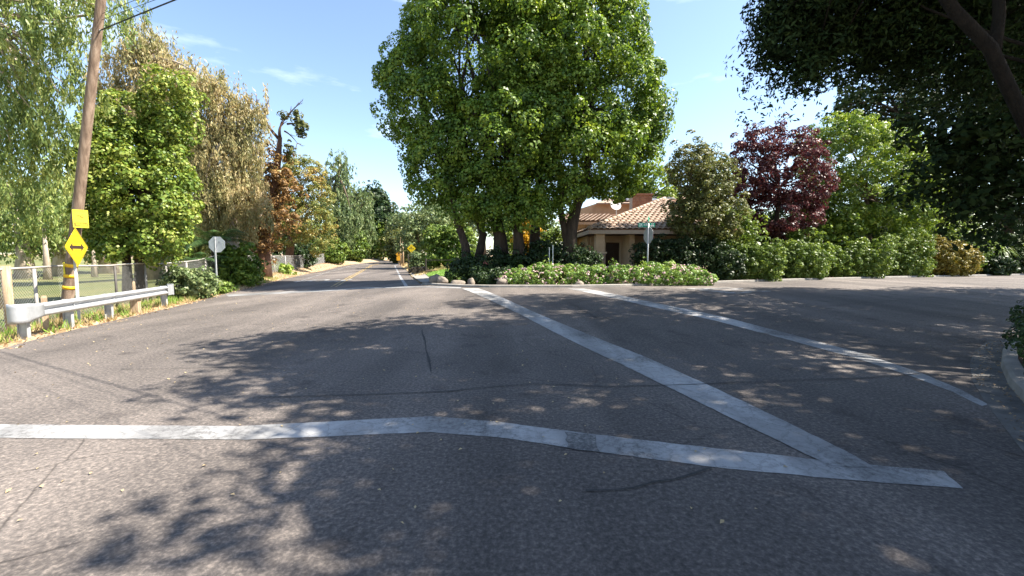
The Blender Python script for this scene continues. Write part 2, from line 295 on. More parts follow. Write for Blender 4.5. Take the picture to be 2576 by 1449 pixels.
# ------------------------------------------------------------------ mesh helpers
def link(o, parent=None):
    col.objects.link(o)
    if parent is not None: o.parent = parent
    return o
def tag(o, label=None, cat=None, group=None, kind=None):
    if label: o['label'] = label
    if cat: o['category'] = cat
    if group: o['group'] = group
    if kind: o['kind'] = kind
    return o
def empty(name, loc, label=None, cat=None, group=None):
    o = bpy.data.objects.new(name, None); o.location = loc; o.empty_display_size = 0.3; link(o)
    return tag(o, label, cat, group)
def world_loc(o):
    v = Vector((0, 0, 0))
    while o is not None:
        v += o.location; o = o.parent
    return v
class MB:
    def __init__(s): s.v = []; s.f = []
    def add(s, vs, fs):
        k = len(s.v); s.v += [tuple(p) for p in vs]; s.f += [tuple(i + k for i in q) for q in fs]; return s
    def box(s, c, d, rz=0, M=None):
        x, y, z = d[0] / 2, d[1] / 2, d[2] / 2
        vs = [Vector((a * x, b * y, e * z)) for e in (-1, 1) for b in (-1, 1) for a in (-1, 1)]
        if M is None: M = Matrix.Rotation(rz, 3, 'Z')
        vs = [M @ p + Vector(c) for p in vs]
        return s.add(vs, [(0, 2, 3, 1), (4, 5, 7, 6), (0, 1, 5, 4), (2, 6, 7, 3), (0, 4, 6, 2), (1, 3, 7, 5)])
    def tube(s, pts, rad, n=8, jit=0.0, cap=True):
        pts = [Vector(p) for p in pts]; m = len(pts)
        if not hasattr(rad, '__len__'): rad = [rad] * m
        vs = []; prev = None
        for i, p in enumerate(pts):
            t = (pts[min(i + 1, m - 1)] - pts[max(i - 1, 0)]).normalized()
            a = prev if prev is not None else (Vector((1, 0, 0)) if abs(t.x) < 0.9 else Vector((0, 1, 0)))
            a = (a - t * a.dot(t)).normalized(); b = t.cross(a); prev = a
            for k in range(n):
                an = 2 * math.pi * k / n; r = rad[i]
                if jit: r *= 1 + jit * noise.noise((math.cos(an) * 1.3 + p.x, math.sin(an) * 1.3 + p.y, p.z * 0.8))
                vs.append(p + (a * math.cos(an) + b * math.sin(an)) * r)
        fs = [(i * n + k, i * n + (k + 1) % n, (i + 1) * n + (k + 1) % n, (i + 1) * n + k) for i in range(m - 1) for k in range(n)]
        if cap: fs += [tuple(reversed(range(n))), tuple(range((m - 1) * n, m * n))]
        return s.add(vs, fs)
    def prism(s, poly, O, ax, ay, th):
        """2D outline in the plane (ax, ay) at O, extruded by vector th both ways"""
        O, ax, ay, th = Vector(O), Vector(ax), Vector(ay), Vector(th)
        n = len(poly)
        a = [O + ax * p[0] + ay * p[1] + th * 0.5 for p in poly]; b = [O + ax * p[0] + ay * p[1] - th * 0.5 for p in poly]
        return s.add(a + b, [tuple(range(n)), tuple(reversed(range(n, 2 * n)))] + [(i, i + n, (i + 1) % n + n, (i + 1) % n) for i in range(n)])
    def build(s, name, mat, parent=None, smooth=False, origin=None):
        me = bpy.data.meshes.new(name)
        o0 = world_loc(parent) if parent is not None else (Vector(origin) if origin is not None else Vector((0, 0, 0)))
        me.from_pydata([(p[0] - o0.x, p[1] - o0.y, p[2] - o0.z) for p in s.v], [], s.f); me.update()
        if mat: me.materials.append(MATS[mat])
        if smooth: me.polygons.foreach_set('use_smooth', [True] * len(me.polygons))
        o = bpy.data.objects.new(name, me)
        if parent is None and origin is not None: o.location = o0
        return link(o, parent)
def quads_mesh(name, V, mat, parent=None, origin=None):
    """V: (n,4,3) array of leaf corners -> one mesh"""
    n = V.shape[0]
    o0 = world_loc(parent) if parent is not None else (Vector(origin) if origin is not None else Vector((0, 0, 0)))
    V = (V.reshape(-1, 3) - np.array(o0)).astype(np.float32)
    me = bpy.data.meshes.new(name)
    me.vertices.add(4 * n); me.vertices.foreach_set('co', V.ravel())
    me.loops.add(4 * n); me.loops.foreach_set('vertex_index', np.arange(4 * n, dtype=np.int32))
    me.polygons.add(n); me.polygons.foreach_set('loop_start', np.arange(0, 4 * n, 4, dtype=np.int32))
    me.polygons.foreach_set('loop_total', np.full(n, 4, dtype=np.int32))
    me.update(calc_edges=True); me.materials.append(MATS[mat])
    o = bpy.data.objects.new(name, me)
    if parent is None and origin is not None: o.location = o0
    return link(o, parent)
def unit(a): return a / np.maximum(np.linalg.norm(a, axis=-1, keepdims=True), 1e-9)
def leaf_quads(rng, C, Nn, Ln, W, axis=None, fold=0.25):
    """rhombic leaves at C facing about Nn; axis = preferred leaf direction"""
    n = len(C); Nn = unit(Nn + 0.0)
    r = unit(rng.normal(size=(n, 3))) if axis is None else unit(axis)
    a = unit(r - Nn * np.sum(r * Nn, -1, keepdims=True)); b = np.cross(Nn, a)
    s = rng.uniform(0.65, 1.3, (n, 1))
    a = a * Ln * 0.5 * s; b = b * W * 0.5 * s
    nn = Nn * W * fold * s
    return np.stack([C - a, C + b + nn - a * 0.1, C + a, C - b + nn - a * 0.1], 1)
def sample_clumps(rng, E, n, inner=0.55, keep=0.5):
    """clump centres over the outside of a union of ellipsoids E = [(centre, radii)]"""
    cs = np.array([e[0] for e in E]); rs = np.array([e[1] for e in E])
    wgt = (rs[:, 0] * rs[:, 2] + rs[:, 1] * rs[:, 2] + rs[:, 0] * rs[:, 1]); wgt = wgt / wgt.sum()
    outp, outd = [], []
    got = 0
    while got < n:
        k = rng.choice(len(E), size=n * 2, p=wgt); d = unit(rng.normal(size=(n * 2, 3)))
        f = inner + (1 - inner) * rng.random((n * 2, 1)) ** 0.6
        p = cs[k] + d * rs[k] * f
        q = np.min(np.linalg.norm((p[:, None, :] - cs[None]) / rs[None], axis=-1) + 10 * (np.arange(len(E))[None] == k[:, None]), axis=1)
        ok = q > keep
        outp.append(p[ok]); outd.append(unit(d[ok] / rs[k][ok])); got += ok.sum()
    return np.concatenate(outp)[:n], np.concatenate(outd)[:n]
def foliage(rng, E, nclump, per, cr, Ln, W, mode='round', inner=0.55, keep=0.5, rough=0.25, flat=0.75, lean=0.5):
    per = max(4, int(per * lean)); Ln, W = Ln * lean ** -0.4, W * lean ** -0.5
    cp, cd = sample_clumps(rng, E, nclump, inner, keep)
    cp = cp + rng.normal(size=cp.shape) * rough
    C = np.repeat(cp, per, 0); D = np.repeat(cd, per, 0); n = len(C)
    crr = np.repeat(cr * rng.uniform(0.55, 1.35, (nclump, 1)), per, 0)
    s = unit(rng.normal(size=(n, 3)))
    if mode == 'hang':
        s2 = s * np.array([0.55, 0.55, 1.5])
        C = C + s2 * crr * rng.uniform(0.1, 1, (n, 1)) - np.array([0, 0, 0.3]) * crr
        ax = np.array([0, 0, -1.0]) + rng.normal(size=(n, 3)) * 0.38
        Nn = unit(rng.normal(size=(n, 3)) * np.array([1, 1, 0.35]) + D * 0.5)
        return leaf_quads(rng, C, Nn, Ln, W, ax)
    up = np.array([0, 0, 1.0])
    s = unit(s + D * 0.55 + up * 0.25)
    C = C + s * crr * rng.uniform(0.45, 1, (n, 1)) ** 0.5 * np.array([1, 1, flat])
    Nn = unit(s * 0.95 + up * 0.22 + rng.normal(size=(n, 3)) * 0.36)
    return leaf_quads(rng, C, Nn, Ln, W)
def EL(u, v, ru, rv, Y, dep=0.9):
    c = Q(u, v, Y); k = Y / F
    return (tuple(c), (ru * k, ru * k * dep, rv * k))
def curve_pts(a, b, n=6, bend=0.15, rng=random):
    a, b = Vector(a), Vector(b); L0 = (b - a).length
    off = Vector((rng.uniform(-1, 1), rng.uniform(-1, 1), rng.uniform(-0.2, 1))) * L0 * bend
    return [a.lerp(b, t) + off * math.sin(math.pi * t) for t in [i / (n - 1) for i in range(n)]]
def limbs(mb, start_pts, E, k, r0, seed, n=6):
    rg = random.Random(seed)
    for i in range(k):
        c, rr = E[i % len(E)]
        tgt = Vector(c) + Vector((rg.uniform(-.6, .6) * rr[0], rg.uniform(-.6, .6) * rr[1], rg.uniform(-.3, .7) * rr[2]))
        st = Vector(start_pts[i % len(start_pts)])
        pts = curve_pts(st, tgt, 6, 0.16, rg)
        mb.tube(pts, [r0 * (1 - 0.85 * j / 5) for j in range(6)], n, cap=True)
        for _ in range(2):
            q = pts[rg.randint(2, 4)]
            mb.tube(curve_pts(q, q + Vector((rg.uniform(-1, 1) * rr[0], rg.uniform(-1, 1) * rr[1], rg.uniform(0, 0.8) * rr[2])) * 0.55, 4, 0.15, rg),
                    [r0 * 0.35, r0 * 0.25, r0 * 0.15, r0 * 0.06], 5)
def tree(name, label, cat, base, trunks, E, leaf, fol, bark='bark', seed=1, group=None, nlimb=10, limb_r=0.09, extra=None):
    """trunks: list of (points, radii); fol: dict for foliage()"""
    o = empty(name, base, label, cat, group)
    mb = MB(); tops = []
    for pts, rad in trunks:
        mb.tube(pts, rad, 12, 0.25); tops.append(pts[-1])
    limbs(mb, tops, E, nlimb, limb_r, seed)
    mb.build('trunk', bark, o, smooth=True)
    rng = np.random.default_rng(seed)
    V = foliage(rng, E, **fol)
    quads_mesh('crown', V, leaf, o)
    if extra:
        for E2, leaf2, fol2 in extra: quads_mesh('crown', foliage(rng, E2, **fol2), leaf2, o)
    return o
def shrub(name, label, cat, E, leaf, fol, seed=1, group=None, bark='bark_dark', stems=5, base=None, extra=None):
    c, r = E[0]
    if base is None: base = Vector((c[0], c[1], G(c[0], c[1])))
    o = empty(name, base, label, cat, group)
    mb = MB(); rg = random.Random(seed)
    for i in range(stems):
        c2, r2 = E[i % len(E)]
        b = Vector((c2[0] + rg.uniform(-.3, .3) * r2[0], c2[1] + rg.uniform(-.3, .3) * r2[1], 0)); b.z = G(b.x, b.y) - 0.03
        t = Vector((c2[0] + rg.uniform(-.5, .5) * r2[0], c2[1] + rg.uniform(-.5, .5) * r2[1], c2[2] + 0.4 * r2[2]))
        mb = MB(); mb.tube(curve_pts(b, t, 5, 0.1, rg), [0.035, 0.03, 0.022, 0.016, 0.008], 5); mb.build('stem', bark, o)
    rng = np.random.default_rng(seed)
    V = foliage(rng, E, **fol)
    quads_mesh('foliage', V, leaf, o)
    if extra:
        for nm, E2, leaf2, fol2 in extra: quads_mesh(nm, foliage(rng, E2, **fol2), leaf2, o)
    return o

# ------------------------------------------------------------------ ground sheets
def inside(poly, x, y):
    c = False; n = len(poly); j = n - 1
    for i in range(n):
        xi, yi = poly[i]; xj, yj = poly[j]
        if (yi > y) != (yj > y) and x < (xj - xi) * (y - yi) / (yj - yi) + xi: c = not c
        j = i
    return c
def sheet(name, poly, step, zoff, mat, hf=H, parent=None, kind='structure', edge=None, jit=0.0, growth=0.0):
    poly = [(p[0], p[1]) for p in poly]
    es = edge or step; pts = []
    for i in range(len(poly)):
        a, b = poly[i], poly[(i + 1) % len(poly)]; d = math.hypot(b[0] - a[0], b[1] - a[1])
        dd = math.hypot((a[0] + b[0]) / 2, (a[1] + b[1]) / 2)
        k = max(1, int(d / (es * (1 + growth * max(0, dd - 40)))))
        pts += [(a[0] + (b[0] - a[0]) * t / k, a[1] + (b[1] - a[1]) * t / k) for t in range(k)]
    if jit: pts = [(p[0] + random.uniform(-jit, jit), p[1] + random.uniform(-jit, jit)) for p in pts]
    nb = len(pts); xs = [p[0] for p in pts]; ys = [p[1] for p in pts]
    outl = list(pts)
    y = min(ys)
    while y < max(ys):
        st = step * (1 + growth * max(0, abs(y) - 40)); x = min(xs)
        while x < max(xs):
            sx = max(st, step * (1 + growth * max(0, abs(x) - 40)))
            if inside(outl, x, y): pts.append((x + 0.013 * st * math.sin(7 * x + 3 * y), y + 0.013 * st * math.cos(5 * x)))
            x += sx
        y += st
    vs, es2, fs, *_ = delaunay_2d_cdt([Vector(p) for p in pts], [(i, (i + 1) % nb) for i in range(nb)], [], 1, 1e-4)
    mb = MB()
    mb.v = [(p.x, p.y, hf(p.x, p.y) + zoff) for p in vs]; mb.f = [tuple(f) for f in fs]
    # make all faces point up
    ff = []
    for f in mb.f:
        a, b, c = (Vector(mb.v[i]) for i in f[:3])
        ff.append(f if (b - a).cross(c - a).z > 0 else tuple(reversed(f)))
    mb.f = ff
    o = mb.build(name, mat, parent, smooth=True)
    if parent is None: tag(o, kind=kind)
    return o
def ribbon(pts, wid):
    """outline of a painted line of given width (number or list) along pts"""
    pts = [Vector((p[0], p[1], 0)) for p in pts]; n = len(pts)
    ws = wid if hasattr(wid, '__len__') else [wid] * n
    l, r = [], []
    for i in range(n):
        t = (pts[min(i + 1, n - 1)] - pts[max(i - 1, 0)]).normalized(); q = Vector((-t.y, t.x, 0)) * ws[i] / 2
        l.append(pts[i] + q); r.append(pts[i] - q)
    return [(p.x, p.y) for p in l + r[::-1]]

# natural ground: one sheet to the horizon, dense near the camera
def axis(lo, hi, near_lo, near_hi, step):
    a = list(np.arange(near_lo, near_hi + 1e-6, step)); s = step; x = near_hi
    while x < hi: s *= 1.25; x += s; a.append(min(x, hi))
    s = step; x = near_lo; pre = []
    while x > lo: s *= 1.25; x -= s; pre.append(max(x, lo))
    return pre[::-1] + a
gx = axis(-2500, 2500, -45, 48, 1.0); gy = axis(-300, 3500, -12, 70, 1.0)
gm = MB(); nx = len(gx)
# --- asphalt outline (seen from above, counter-clockwise)
kerb_px = [(2576, 1130), (2490, 1020), (2452, 960), (2444, 915), (2455, 885), (2482, 862), (2576, 846)]
KERB = [P(*p) for p in kerb_px]
kerb_line = [(1.6, -20), (1.8, -8), (2.1, -3), (2.6, 0), (3.4, 2.0)] + [(p.x, p.y) for p in KERB]
rd = Vector((0.92, 0.39)).normalized()
k_end = Vector(kerb_line[-1])
near_side = [tuple(k_end + rd * t) for t in (3, 8, 20, 45, 90)]
isl_px = [(1060, 716), (1100, 719), (1160, 722), (1230, 723), (1340, 723), (1440, 723), (1560, 721), (1680, 717), (1775, 713)]
ISL = [P(*p) for p in isl_px]
far0 = Vector((ISL[-1].x, ISL[-1].y))
far_side = [tuple(far0 + rd * t) for t in (95, 45, 24, 10, 3)]
left_line = [(L(y), y) for y in (-20, -10, -4, 0, 3, 6)] + [(p.x, p.y) for p in LEDGE if p.y > 6.5] + [(L(y), y) for y in (105, 120, 135, 150, 160, 180, 200, 230, 260)]
right_far = [(RE(y), y) for y in (260, 230, 200, 180, 160, 150, 135, 120, 105)] + [(p.x, p.y) for p in REDGE[::-1] if p.y < 104]
outline = kerb_line + near_side + far_side + [(p.x, p.y) for p in ISL[::-1]][:-1] + right_far[::-1] + left_line[::-1]
for y in gy:
    for x in gx:
        z = G(x, y) - 0.05
        gm.v.append((x, y, z))
gm.f = [(j * nx + i, j * nx + i + 1, (j + 1) * nx + i + 1, (j + 1) * nx + i) for j in range(len(gy) - 1) for i in range(nx - 1)]
ground = tag(gm.build('ground', 'dirt', smooth=True), kind='structure')
road = sheet('road', outline, 1.0, 0.0, 'asphalt', growth=0.04)

# --- painted markings (sheets on the road)
def px_line(pts): return [(p.x, p.y) for p in (P(*q) for q in pts)]
def mark(name, poly, mat, z=0.005, step=0.5, jit=0.0):
    return sheet(name, poly, step, z, mat, parent=road, edge=0.09 if jit else None, jit=jit)
def px_poly(pts): return px_line(pts)
mark('stop_line', px_poly([(-60, 1068), (600, 1073), (1090, 1048), (1270, 1064), (1500, 1094), (1800, 1129), (2100, 1162), (2375, 1187), (2422, 1230), (2150, 1210), (1800, 1177), (1500, 1137), (1270, 1103), (1085, 1088), (620, 1107), (-60, 1102)]), 'white_paint', jit=0.006)
mark('crosswalk_line', px_poly([(1160, 726), (1205, 726), (1345, 786), (1480, 842), (1620, 897), (1800, 978), (1960, 1054), (2150, 1148), (2205, 1180), (2085, 1172), (1870, 1068), (1715, 992), (1560, 916), (1430, 854), (1310, 792)]), 'white_paint', z=0.0085, jit=0.006)
mark('crosswalk_line', px_poly([(1425, 726), (1470, 726), (1620, 756), (1820, 797), (2000, 844), (2180, 892), (2320, 940), (2420, 982), (2486, 1018), (2468, 1022), (2400, 988), (2290, 946), (2150, 901), (1980, 854), (1800, 807), (1610, 766)]), 'white_paint', jit=0.006)
mark('stop_line', px_poly([(565, 741), (775, 730.6), (905, 724), (1044, 720.5), (1160, 722.5), (1160, 726), (1044, 723), (905, 727), (775, 735), (575, 746)]), 'old_white_paint')
c_line = px_line([(838, 722), (866, 706), (894, 690.5), (915, 678.5), (934, 668)]) + [((L(y) + RE(y)) / 2 + 0.4, y) for y in (90, 105, 120, 135, 160)]
for s in (-0.14, 0.14):
    mark('centre_line', ribbon([(x + s, y) for x, y in c_line], 0.12), 'yellow_paint')
r_line = px_line([(1022, 720), (1013, 706), (1007, 697), (1000, 682), (993, 668)]) + [(RE(y) - 0.7, y) for y in (90, 105, 120, 135, 160)]
mark('edge_line', ribbon(r_line, 0.18), 'white_paint')
l_line = px_line([(743, 711), (785, 697), (830, 683), (877, 670)]) + [(L(y) + 0.8, y) for y in (90, 105, 120, 135)]
mark('edge_line', ribbon(l_line, 0.12), 'old_white_paint')
def text_mesh(txt, size, bold=0.0):
    cu = bpy.data.curves.new('t', 'FONT'); cu.body = txt; cu.size = size; cu.align_x = 'CENTER'; cu.align_y = 'CENTER'; cu.offset = bold
    ob = bpy.data.objects.new('t', cu); col.objects.link(ob)
    me = bpy.data.meshes.new_from_object(ob.evaluated_get(bpy.context.evaluated_depsgraph_get()))
    bpy.data.objects.remove(ob); return me
def road_text(txt, centre, rot, wid, length):
    me = text_mesh(txt, 1.0, 0.03)
    co = np.array([v.co[:] for v in me.vertices]); mn, mxx = co.min(0), co.max(0)
    c, s = math.cos(rot), math.sin(rot)
    for v in me.vertices:
        x = (v.co.x - (mn[0] + mxx[0]) / 2) / (mxx[0] - mn[0]) * wid; y = (v.co.y - (mn[1] + mxx[1]) / 2) / (mxx[1] - mn[1]) * length
        X = centre[0] + c * x - s * y; Y = centre[1] + s * x + c * y
        v.co = (X, Y, H(X, Y) + 0.010)
    me.materials.clear(); me.materials.append(MATS['old_white_paint'])
    return link(bpy.data.objects.new('stop_lettering', me), road)
sc = P(815, 706); road_text('STOP', (sc.x, sc.y), math.pi + 0.1, 3.4, 3.4)
sc = P(1745, 727); road_text('STOP', (sc.x + 1.2, sc.y - 0.6), math.atan2(rd.y, rd.x) + math.pi / 2, 2.6, 2.6)
# tar cracks
rg = random.Random(4)
def crack(px, wd=0.02):
    pts = []
    base = px_line(px)
    for a, b in zip(base, base[1:]):
        d = math.hypot(b[0] - a[0], b[1] - a[1]); k = max(2, int(d / 0.35))
        for i in range(k):
            t = i / k; pts.append((a[0] + (b[0] - a[0]) * t + rg.uniform(-.02, .02), a[1] + (b[1] - a[1]) * t + rg.uniform(-.02, .02)))
    pts.append(base[-1])
    mark('tar_crack', ribbon(pts, [wd * rg.uniform(0.4, 1.3) for _ in pts]), 'crack', z=0.012, step=3)
crack([(640, 1000), (860, 996), (1130, 985), (1340, 966), (1500, 973), (1620, 972), (1900, 962), (2180, 952), (2330, 938)], 0.022)
crack([(1085, 935), (1076, 905), (1068, 862), (1062, 830)], 0.035)
crack([(1480, 1240), (1600, 1226), (1700, 1205), (1790, 1178)], 0.018)
crack([(1450, 770), (1620, 762), (1800, 768), (2050, 772), (2300, 752), (2500, 738)], 0.03)
crack([(1800, 832), (2010, 846), (2190, 868), (2330, 880)], 0.02)
crack([(1430, 760), (1500, 800), (1600, 808)], 0.02)
crack([(700, 735), (980, 737), (1100, 733)], 0.03)
crack([(300, 930), (600, 925), (900, 938)], 0.012)
mark('tar_patch', px_poly([(1422, 1088), (1500, 1094), (1507, 1138), (1428, 1130)]), 'asphalt_patch', z=0.009, jit=0.014)

# ------------------------------------------------------------------ kerbs and pavements beside the junction
def strip_solid(name, line, offs, prof_z, mat, parent=None, kind='structure', hf=H, label=None):
    """sweep a profile (lateral offset, height) along a ground line; offset grows to the right of travel"""
    ln = [Vector((p[0], p[1], 0)) for p in line]
    dense = []
    for a, b in zip(ln, ln[1:]):
        k = max(1, int((b - a).length / 0.6)); dense += [a.lerp(b, i / k) for i in range(k)]
    dense.append(ln[-1]); n = len(dense); m = len(offs); mb = MB()
    for i, p in enumerate(dense):
        t = (dense[min(i + 1, n - 1)] - dense[max(i - 1, 0)]).normalized(); q = Vector((t.y, -t.x, 0))
        for o, z in zip(offs, prof_z):
            w2 = p + q * o; mb.v.append((w2.x, w2.y, hf(w2.x, w2.y) + z))
    mb.f = [(i * m + j, i * m + j + 1, (i + 1) * m + j + 1, (i + 1) * m + j) for i in range(n - 1) for j in range(m - 1)]
    mb.f += [tuple(range(m)), tuple(reversed(range((n - 1) * m, n * m)))]
    o = mb.build(name, mat, parent)
    if parent is None: tag(o, kind=kind)
    return o
kl = kerb_line[2:] + near_side[:3]
strip_solid('gutter', kl, [-0.02, -0.02, 0.31, 0.31], [-0.1, 0.006, 0.012, -0.1], 'gutter_concrete')
strip_solid('kerb', kl, [0.30, 0.32, 0.36, 0.48, 0.50], [-0.1, 0.125, 0.15, 0.155, -0.1], 'concrete')
corner = [p for p in kl] + [(60, -20), (3.5, -20), (3.2, -8)]
def offset_line(line, d):
    o = []
    for i in range(len(line)):
        a = Vector(line[max(i - 1, 0)]); b = Vector(line[min(i + 1, len(line) - 1)]); t = (b - a).normalized()
        o.append((line[i][0] + t.y * d, line[i][1] - t.x * d))
    return o
corner = offset_line(kl, 0.49) + [(70, -20), (3.6, -20)]
sheet('planting_bed', corner, 1.5, 0.11, 'mulch', hf=H)
isl_line = [(p.x, p.y) for p in ISL] + [tuple(far0 + rd * t) for t in (3, 10, 24, 40)]
strip_solid('kerb', isl_line[::-1], [0.0, 0.02, 0.05, 0.2, 0.22], [-0.1, 0.09, 0.11, 0.115, -0.1], 'concrete')
# bed behind the island kerb, lawn and path on the corner lot
bed = offset_line(isl_line[::-1], 0.21)
bed_poly = bed + [(-3.6, 26), (-2, 31), (8, 33), (30, 46), (60, 62)]
sheet('planting_bed', [p for p in bed] + [(-3.0, 25.6), (0, 33), (12, 38), (44, 52)], 1.2, 0.03, 'mulch', hf=G)
path_l = [(p.x, p.y) for p in (PG(1058, 712), PG(1040, 698), PG(1030, 684), PG(1026, 675))]
path_r = [(p.x, p.y) for p in (PG(1056, 676), PG(1064, 686), PG(1080, 700), PG(1092, 711))]
sheet('footpath', path_l + path_r, 0.8, 0.06, 'concrete', hf=G)
lawn = [(p.x, p.y) for p in (PG(1096, 711), PG(1080, 699), PG(1066, 686), PG(1058, 676), PG(1075, 671), PG(1160, 671.5), PG(1230, 673), PG(1230, 700), PG(1160, 710))]
sheet('lawn', lawn, 0.8, 0.07, 'lawn_grass', hf=G)
# golf course beyond the fence
FENCE = [(-8.0, -2.0), (-9.9, 4.5), (-11.55, 9.2), (-13.3, 13.8), (-15.3, 19), (-16.9, 24.5), (-19.6, 32.5), (-23.5, 45), (-28, 60), (-33, 78)]
golf = [(x - 0.5, y) for x, y in FENCE] + [(-70, 150), (-230, 160), (-230, -60), (-30, -60)]
sheet('golf_course', golf, 3.0, 0.03, 'golf_grass', hf=G, growth=0.03)
rverge = [(RE(y) + 0.05, y) for y in (34, 42, 52, 65, 80, 105, 135)] + [(-14, 135), (-6, 80), (-4, 50), (-4.2, 41)]
sheet('verge', rverge, 1.5, 0.03, 'dry_verge', hf=G)

# ================================================================== man-made things, left side
Z3 = Vector((0, 0, 1))
# --- utility pole
pb = Q(166, 830, 11.3); pb = Vector((pb.x, 11.3, G(pb.x, 11.3)))
ptop = Q(262, -70, 11.0)
pole = empty('utility_pole', pb, 'leaning brown wooden utility pole with yellow bands, behind the guardrail', 'utility pole')
pp = lambda t: pb.lerp(ptop, t)
mb = MB(); mb.tube([pp(t) - Z3 * (0.15 if t == 0 else 0) for t in np.linspace(0, 1, 14)], [0.132 - 0.04 * t for t in np.linspace(0, 1, 14)], 20, 0.03)
mb.build('shaft', 'pole_wood', pole, smooth=True)
plen = (ptop - pb).length
for vpx in (667, 693, 722):
    t = ((Q(170, vpx, 11.3).z) - pb.z) / (ptop.z - pb.z)
    d = 0.045 / plen
    m = MB(); m.tube([pp(t - d), pp(t + d)], 0.137 - 0.04 * t, 20, cap=True); m.build('yellow_band', 'band_yellow', pole, smooth=True)
m = MB(); a = Q(160, 660, 11.1); b = Q(162, 690, 11.1); m.box(((a + b) / 2), (0.03, 0.02, (a - b).length)); m.build('number_strip', 'sign_yellow_pale', pole)
# pole hardware for the cable
att = Q(253, 76, 11.0)
m = MB(); m.tube([pp((att.z - pb.z) / (ptop.z - pb.z)), att], 0.02, 8); m.build('cable_bracket', 'galvanised_dull', pole)
def cable(label, p0, p1, r, sag):
    p0, p1 = Vector(p0), Vector(p1); pts = []
    for i in range(41):
        t = i / 40; pts.append(p0.lerp(p1, t) - Z3 * sag * 4 * t * (1 - t))
    m = MB(); m.tube(pts, r, 6)
    return tag(m.build('cable', 'cable_black', origin=p0), label, 'cable', 'overhead cables')
def through(p0, u, v, Y, k):
    q = Q(u, v, Y); return p0 + (q - p0) * k
cable('thick black cable fixed lowest on the utility pole', att, through(att, 478, 3, 8.9, 7.5) , 0.014, -0.3)
p2 = Q(256, 50, 11.0); cable('thin wire fixed just above the thick cable on the pole', p2, through(p2, 455, -12, 8.9, 7.5), 0.005, -0.2)
p3 = Q(258, 34, 11.0); cable('thin wire fixed highest on the utility pole', p3, through(p3, 420, -20, 8.9, 7.5), 0.005, -0.2)

# --- flat signs: outline in (right, up) metres around a centre, facing direction n
def face_axes(n):
    n = Vector(n).normalized(); r = Z3.cross(n).normalized(); return r, n.cross(r), n
def rounded(poly, rr, k=4):
    o = []; n = len(poly)
    for i in range(n):
        p0, p1, p2 = Vector(poly[i - 1]), Vector(poly[i]), Vector(poly[(i + 1) % n])
        a = p1 + (p0 - p1).normalized() * rr; b = p1 + (p2 - p1).normalized() * rr
        for j in range(k + 1):
            t = j / k; q = a * (1 - t) ** 2 + p1 * 2 * t * (1 - t) + b * t * t; o.append((q.x, q.y))
    return o
def plate(name, poly, c, n, th, mat, parent, push=0.0):
    r, u, nn = face_axes(n); m = MB(); m.prism(poly, Vector(c) + nn * push, r, u, nn * th)
    return m.build(name, mat, parent)
def ring(name, outer, inner, c, n, th, mat, parent, push):
    r, u, nn = face_axes(n); c = Vector(c) + nn * push; k = len(outer); m = MB()
    A = [c + r * p[0] + u * p[1] + nn * th / 2 for p in outer]; B = [c + r * p[0] + u * p[1] + nn * th / 2 for p in inner]
    m.add(A + B, [(i, (i + 1) % k, (i + 1) % k + k, i + k) for i in range(k)]); return m.build(name, mat, parent)

# --- double arrow warning sign
sb = Q(197, 812, 10.9); sb = Vector((sb.x, 10.9, G(sb.x, 10.9)))
sg = empty('warning_sign', sb, 'yellow diamond sign with a black double-headed arrow beside the utility pole', 'road sign')
sc_ = Q(196, 622, 10.9)
m = MB(); m.box((sb.x, sb.y + 0.03, (sb.z - 0.3 + sc_.z + 0.35) / 2), (0.055, 0.03, sc_.z + 0.65 - sb.z), rz=0.9); m.build('post', 'sign_post', sg)
fn = Vector((0.92, 0.36, 0.0))
D_ = 0.50; dia = rounded([(0, -D_), (D_, 0), (0, D_), (-D_, 0)], 0.05)
fc = sc_ + Vector((0.02, -0.05, 0))
pl = plate('plate', dia, fc, fn, 0.006, 'sign_yellow', sg)
ring('border', [(x * 0.95, y * 0.95) for x, y in dia], [(x * 0.915, y * 0.915) for x, y in dia], fc, fn, 0.002, 'sign_black', pl, 0.004)
arrow = [(-0.32, 0), (-0.17, 0.115), (-0.185, 0.042), (0.185, 0.042), (0.17, 0.115), (0.32, 0), (0.17, -0.115), (0.185, -0.042), (-0.185, -0.042), (-0.17, -0.115)]
plate('arrow', arrow, fc, fn, 0.002, 'sign_black', pl, 0.005)

# --- yellow notice on the pole
nn_ = Vector((0.85, -0.52, 0)).normalized(); nz_ = Q(180, 550, 11.1).z; nc = pp((nz_ - pb.z) / (ptop.z - pb.z)) + nn_ * 0.17 + Vector((0.03, 0.02, 0))
ng = empty('notice_sign', nc - Z3 * 0.24, 'pale yellow rectangular notice with a black lettered box nailed to the utility pole', 'sign')
npoly = rounded([(-0.15, -0.235), (0.15, -0.235), (0.15, 0.235), (-0.15, 0.235)], 0.015, 2)
npl = plate('plate', npoly, nc, nn_, 0.006, 'sign_yellow_pale', ng)
box = [(-0.125, -0.195), (0.125, -0.195), (0.125, -0.105), (-0.125, -0.105)]
ring('box_border', box, [(x * 0.90, (y + 0.15) * 0.66 - 0.15) for x, y in box], nc, nn_, 0.003, 'sign_black', npl, 0.004)
rg = random.Random(3); x = -0.105
r_, u_, n_ = face_axes(nn_)
def strokes(name, lst, mat, parent, c, axes, push=0.005):
    r, u, n = axes
    for (x0, y0, x1, y1, wd) in lst:
        mm = MB()
        d = Vector((x1 - x0, y1 - y0)); L0 = d.length; d = d / L0; q = Vector((-d.y, d.x)) * wd / 2
        P4 = [(x0 - q.x, y0 - q.y), (x1 - q.x, y1 - q.y), (x1 + q.x, y1 + q.y), (x0 + q.x, y0 + q.y)]
        mm.prism(P4, Vector(c) + n * push, r, u, n * 0.002)
        mm.build(name, mat, parent)
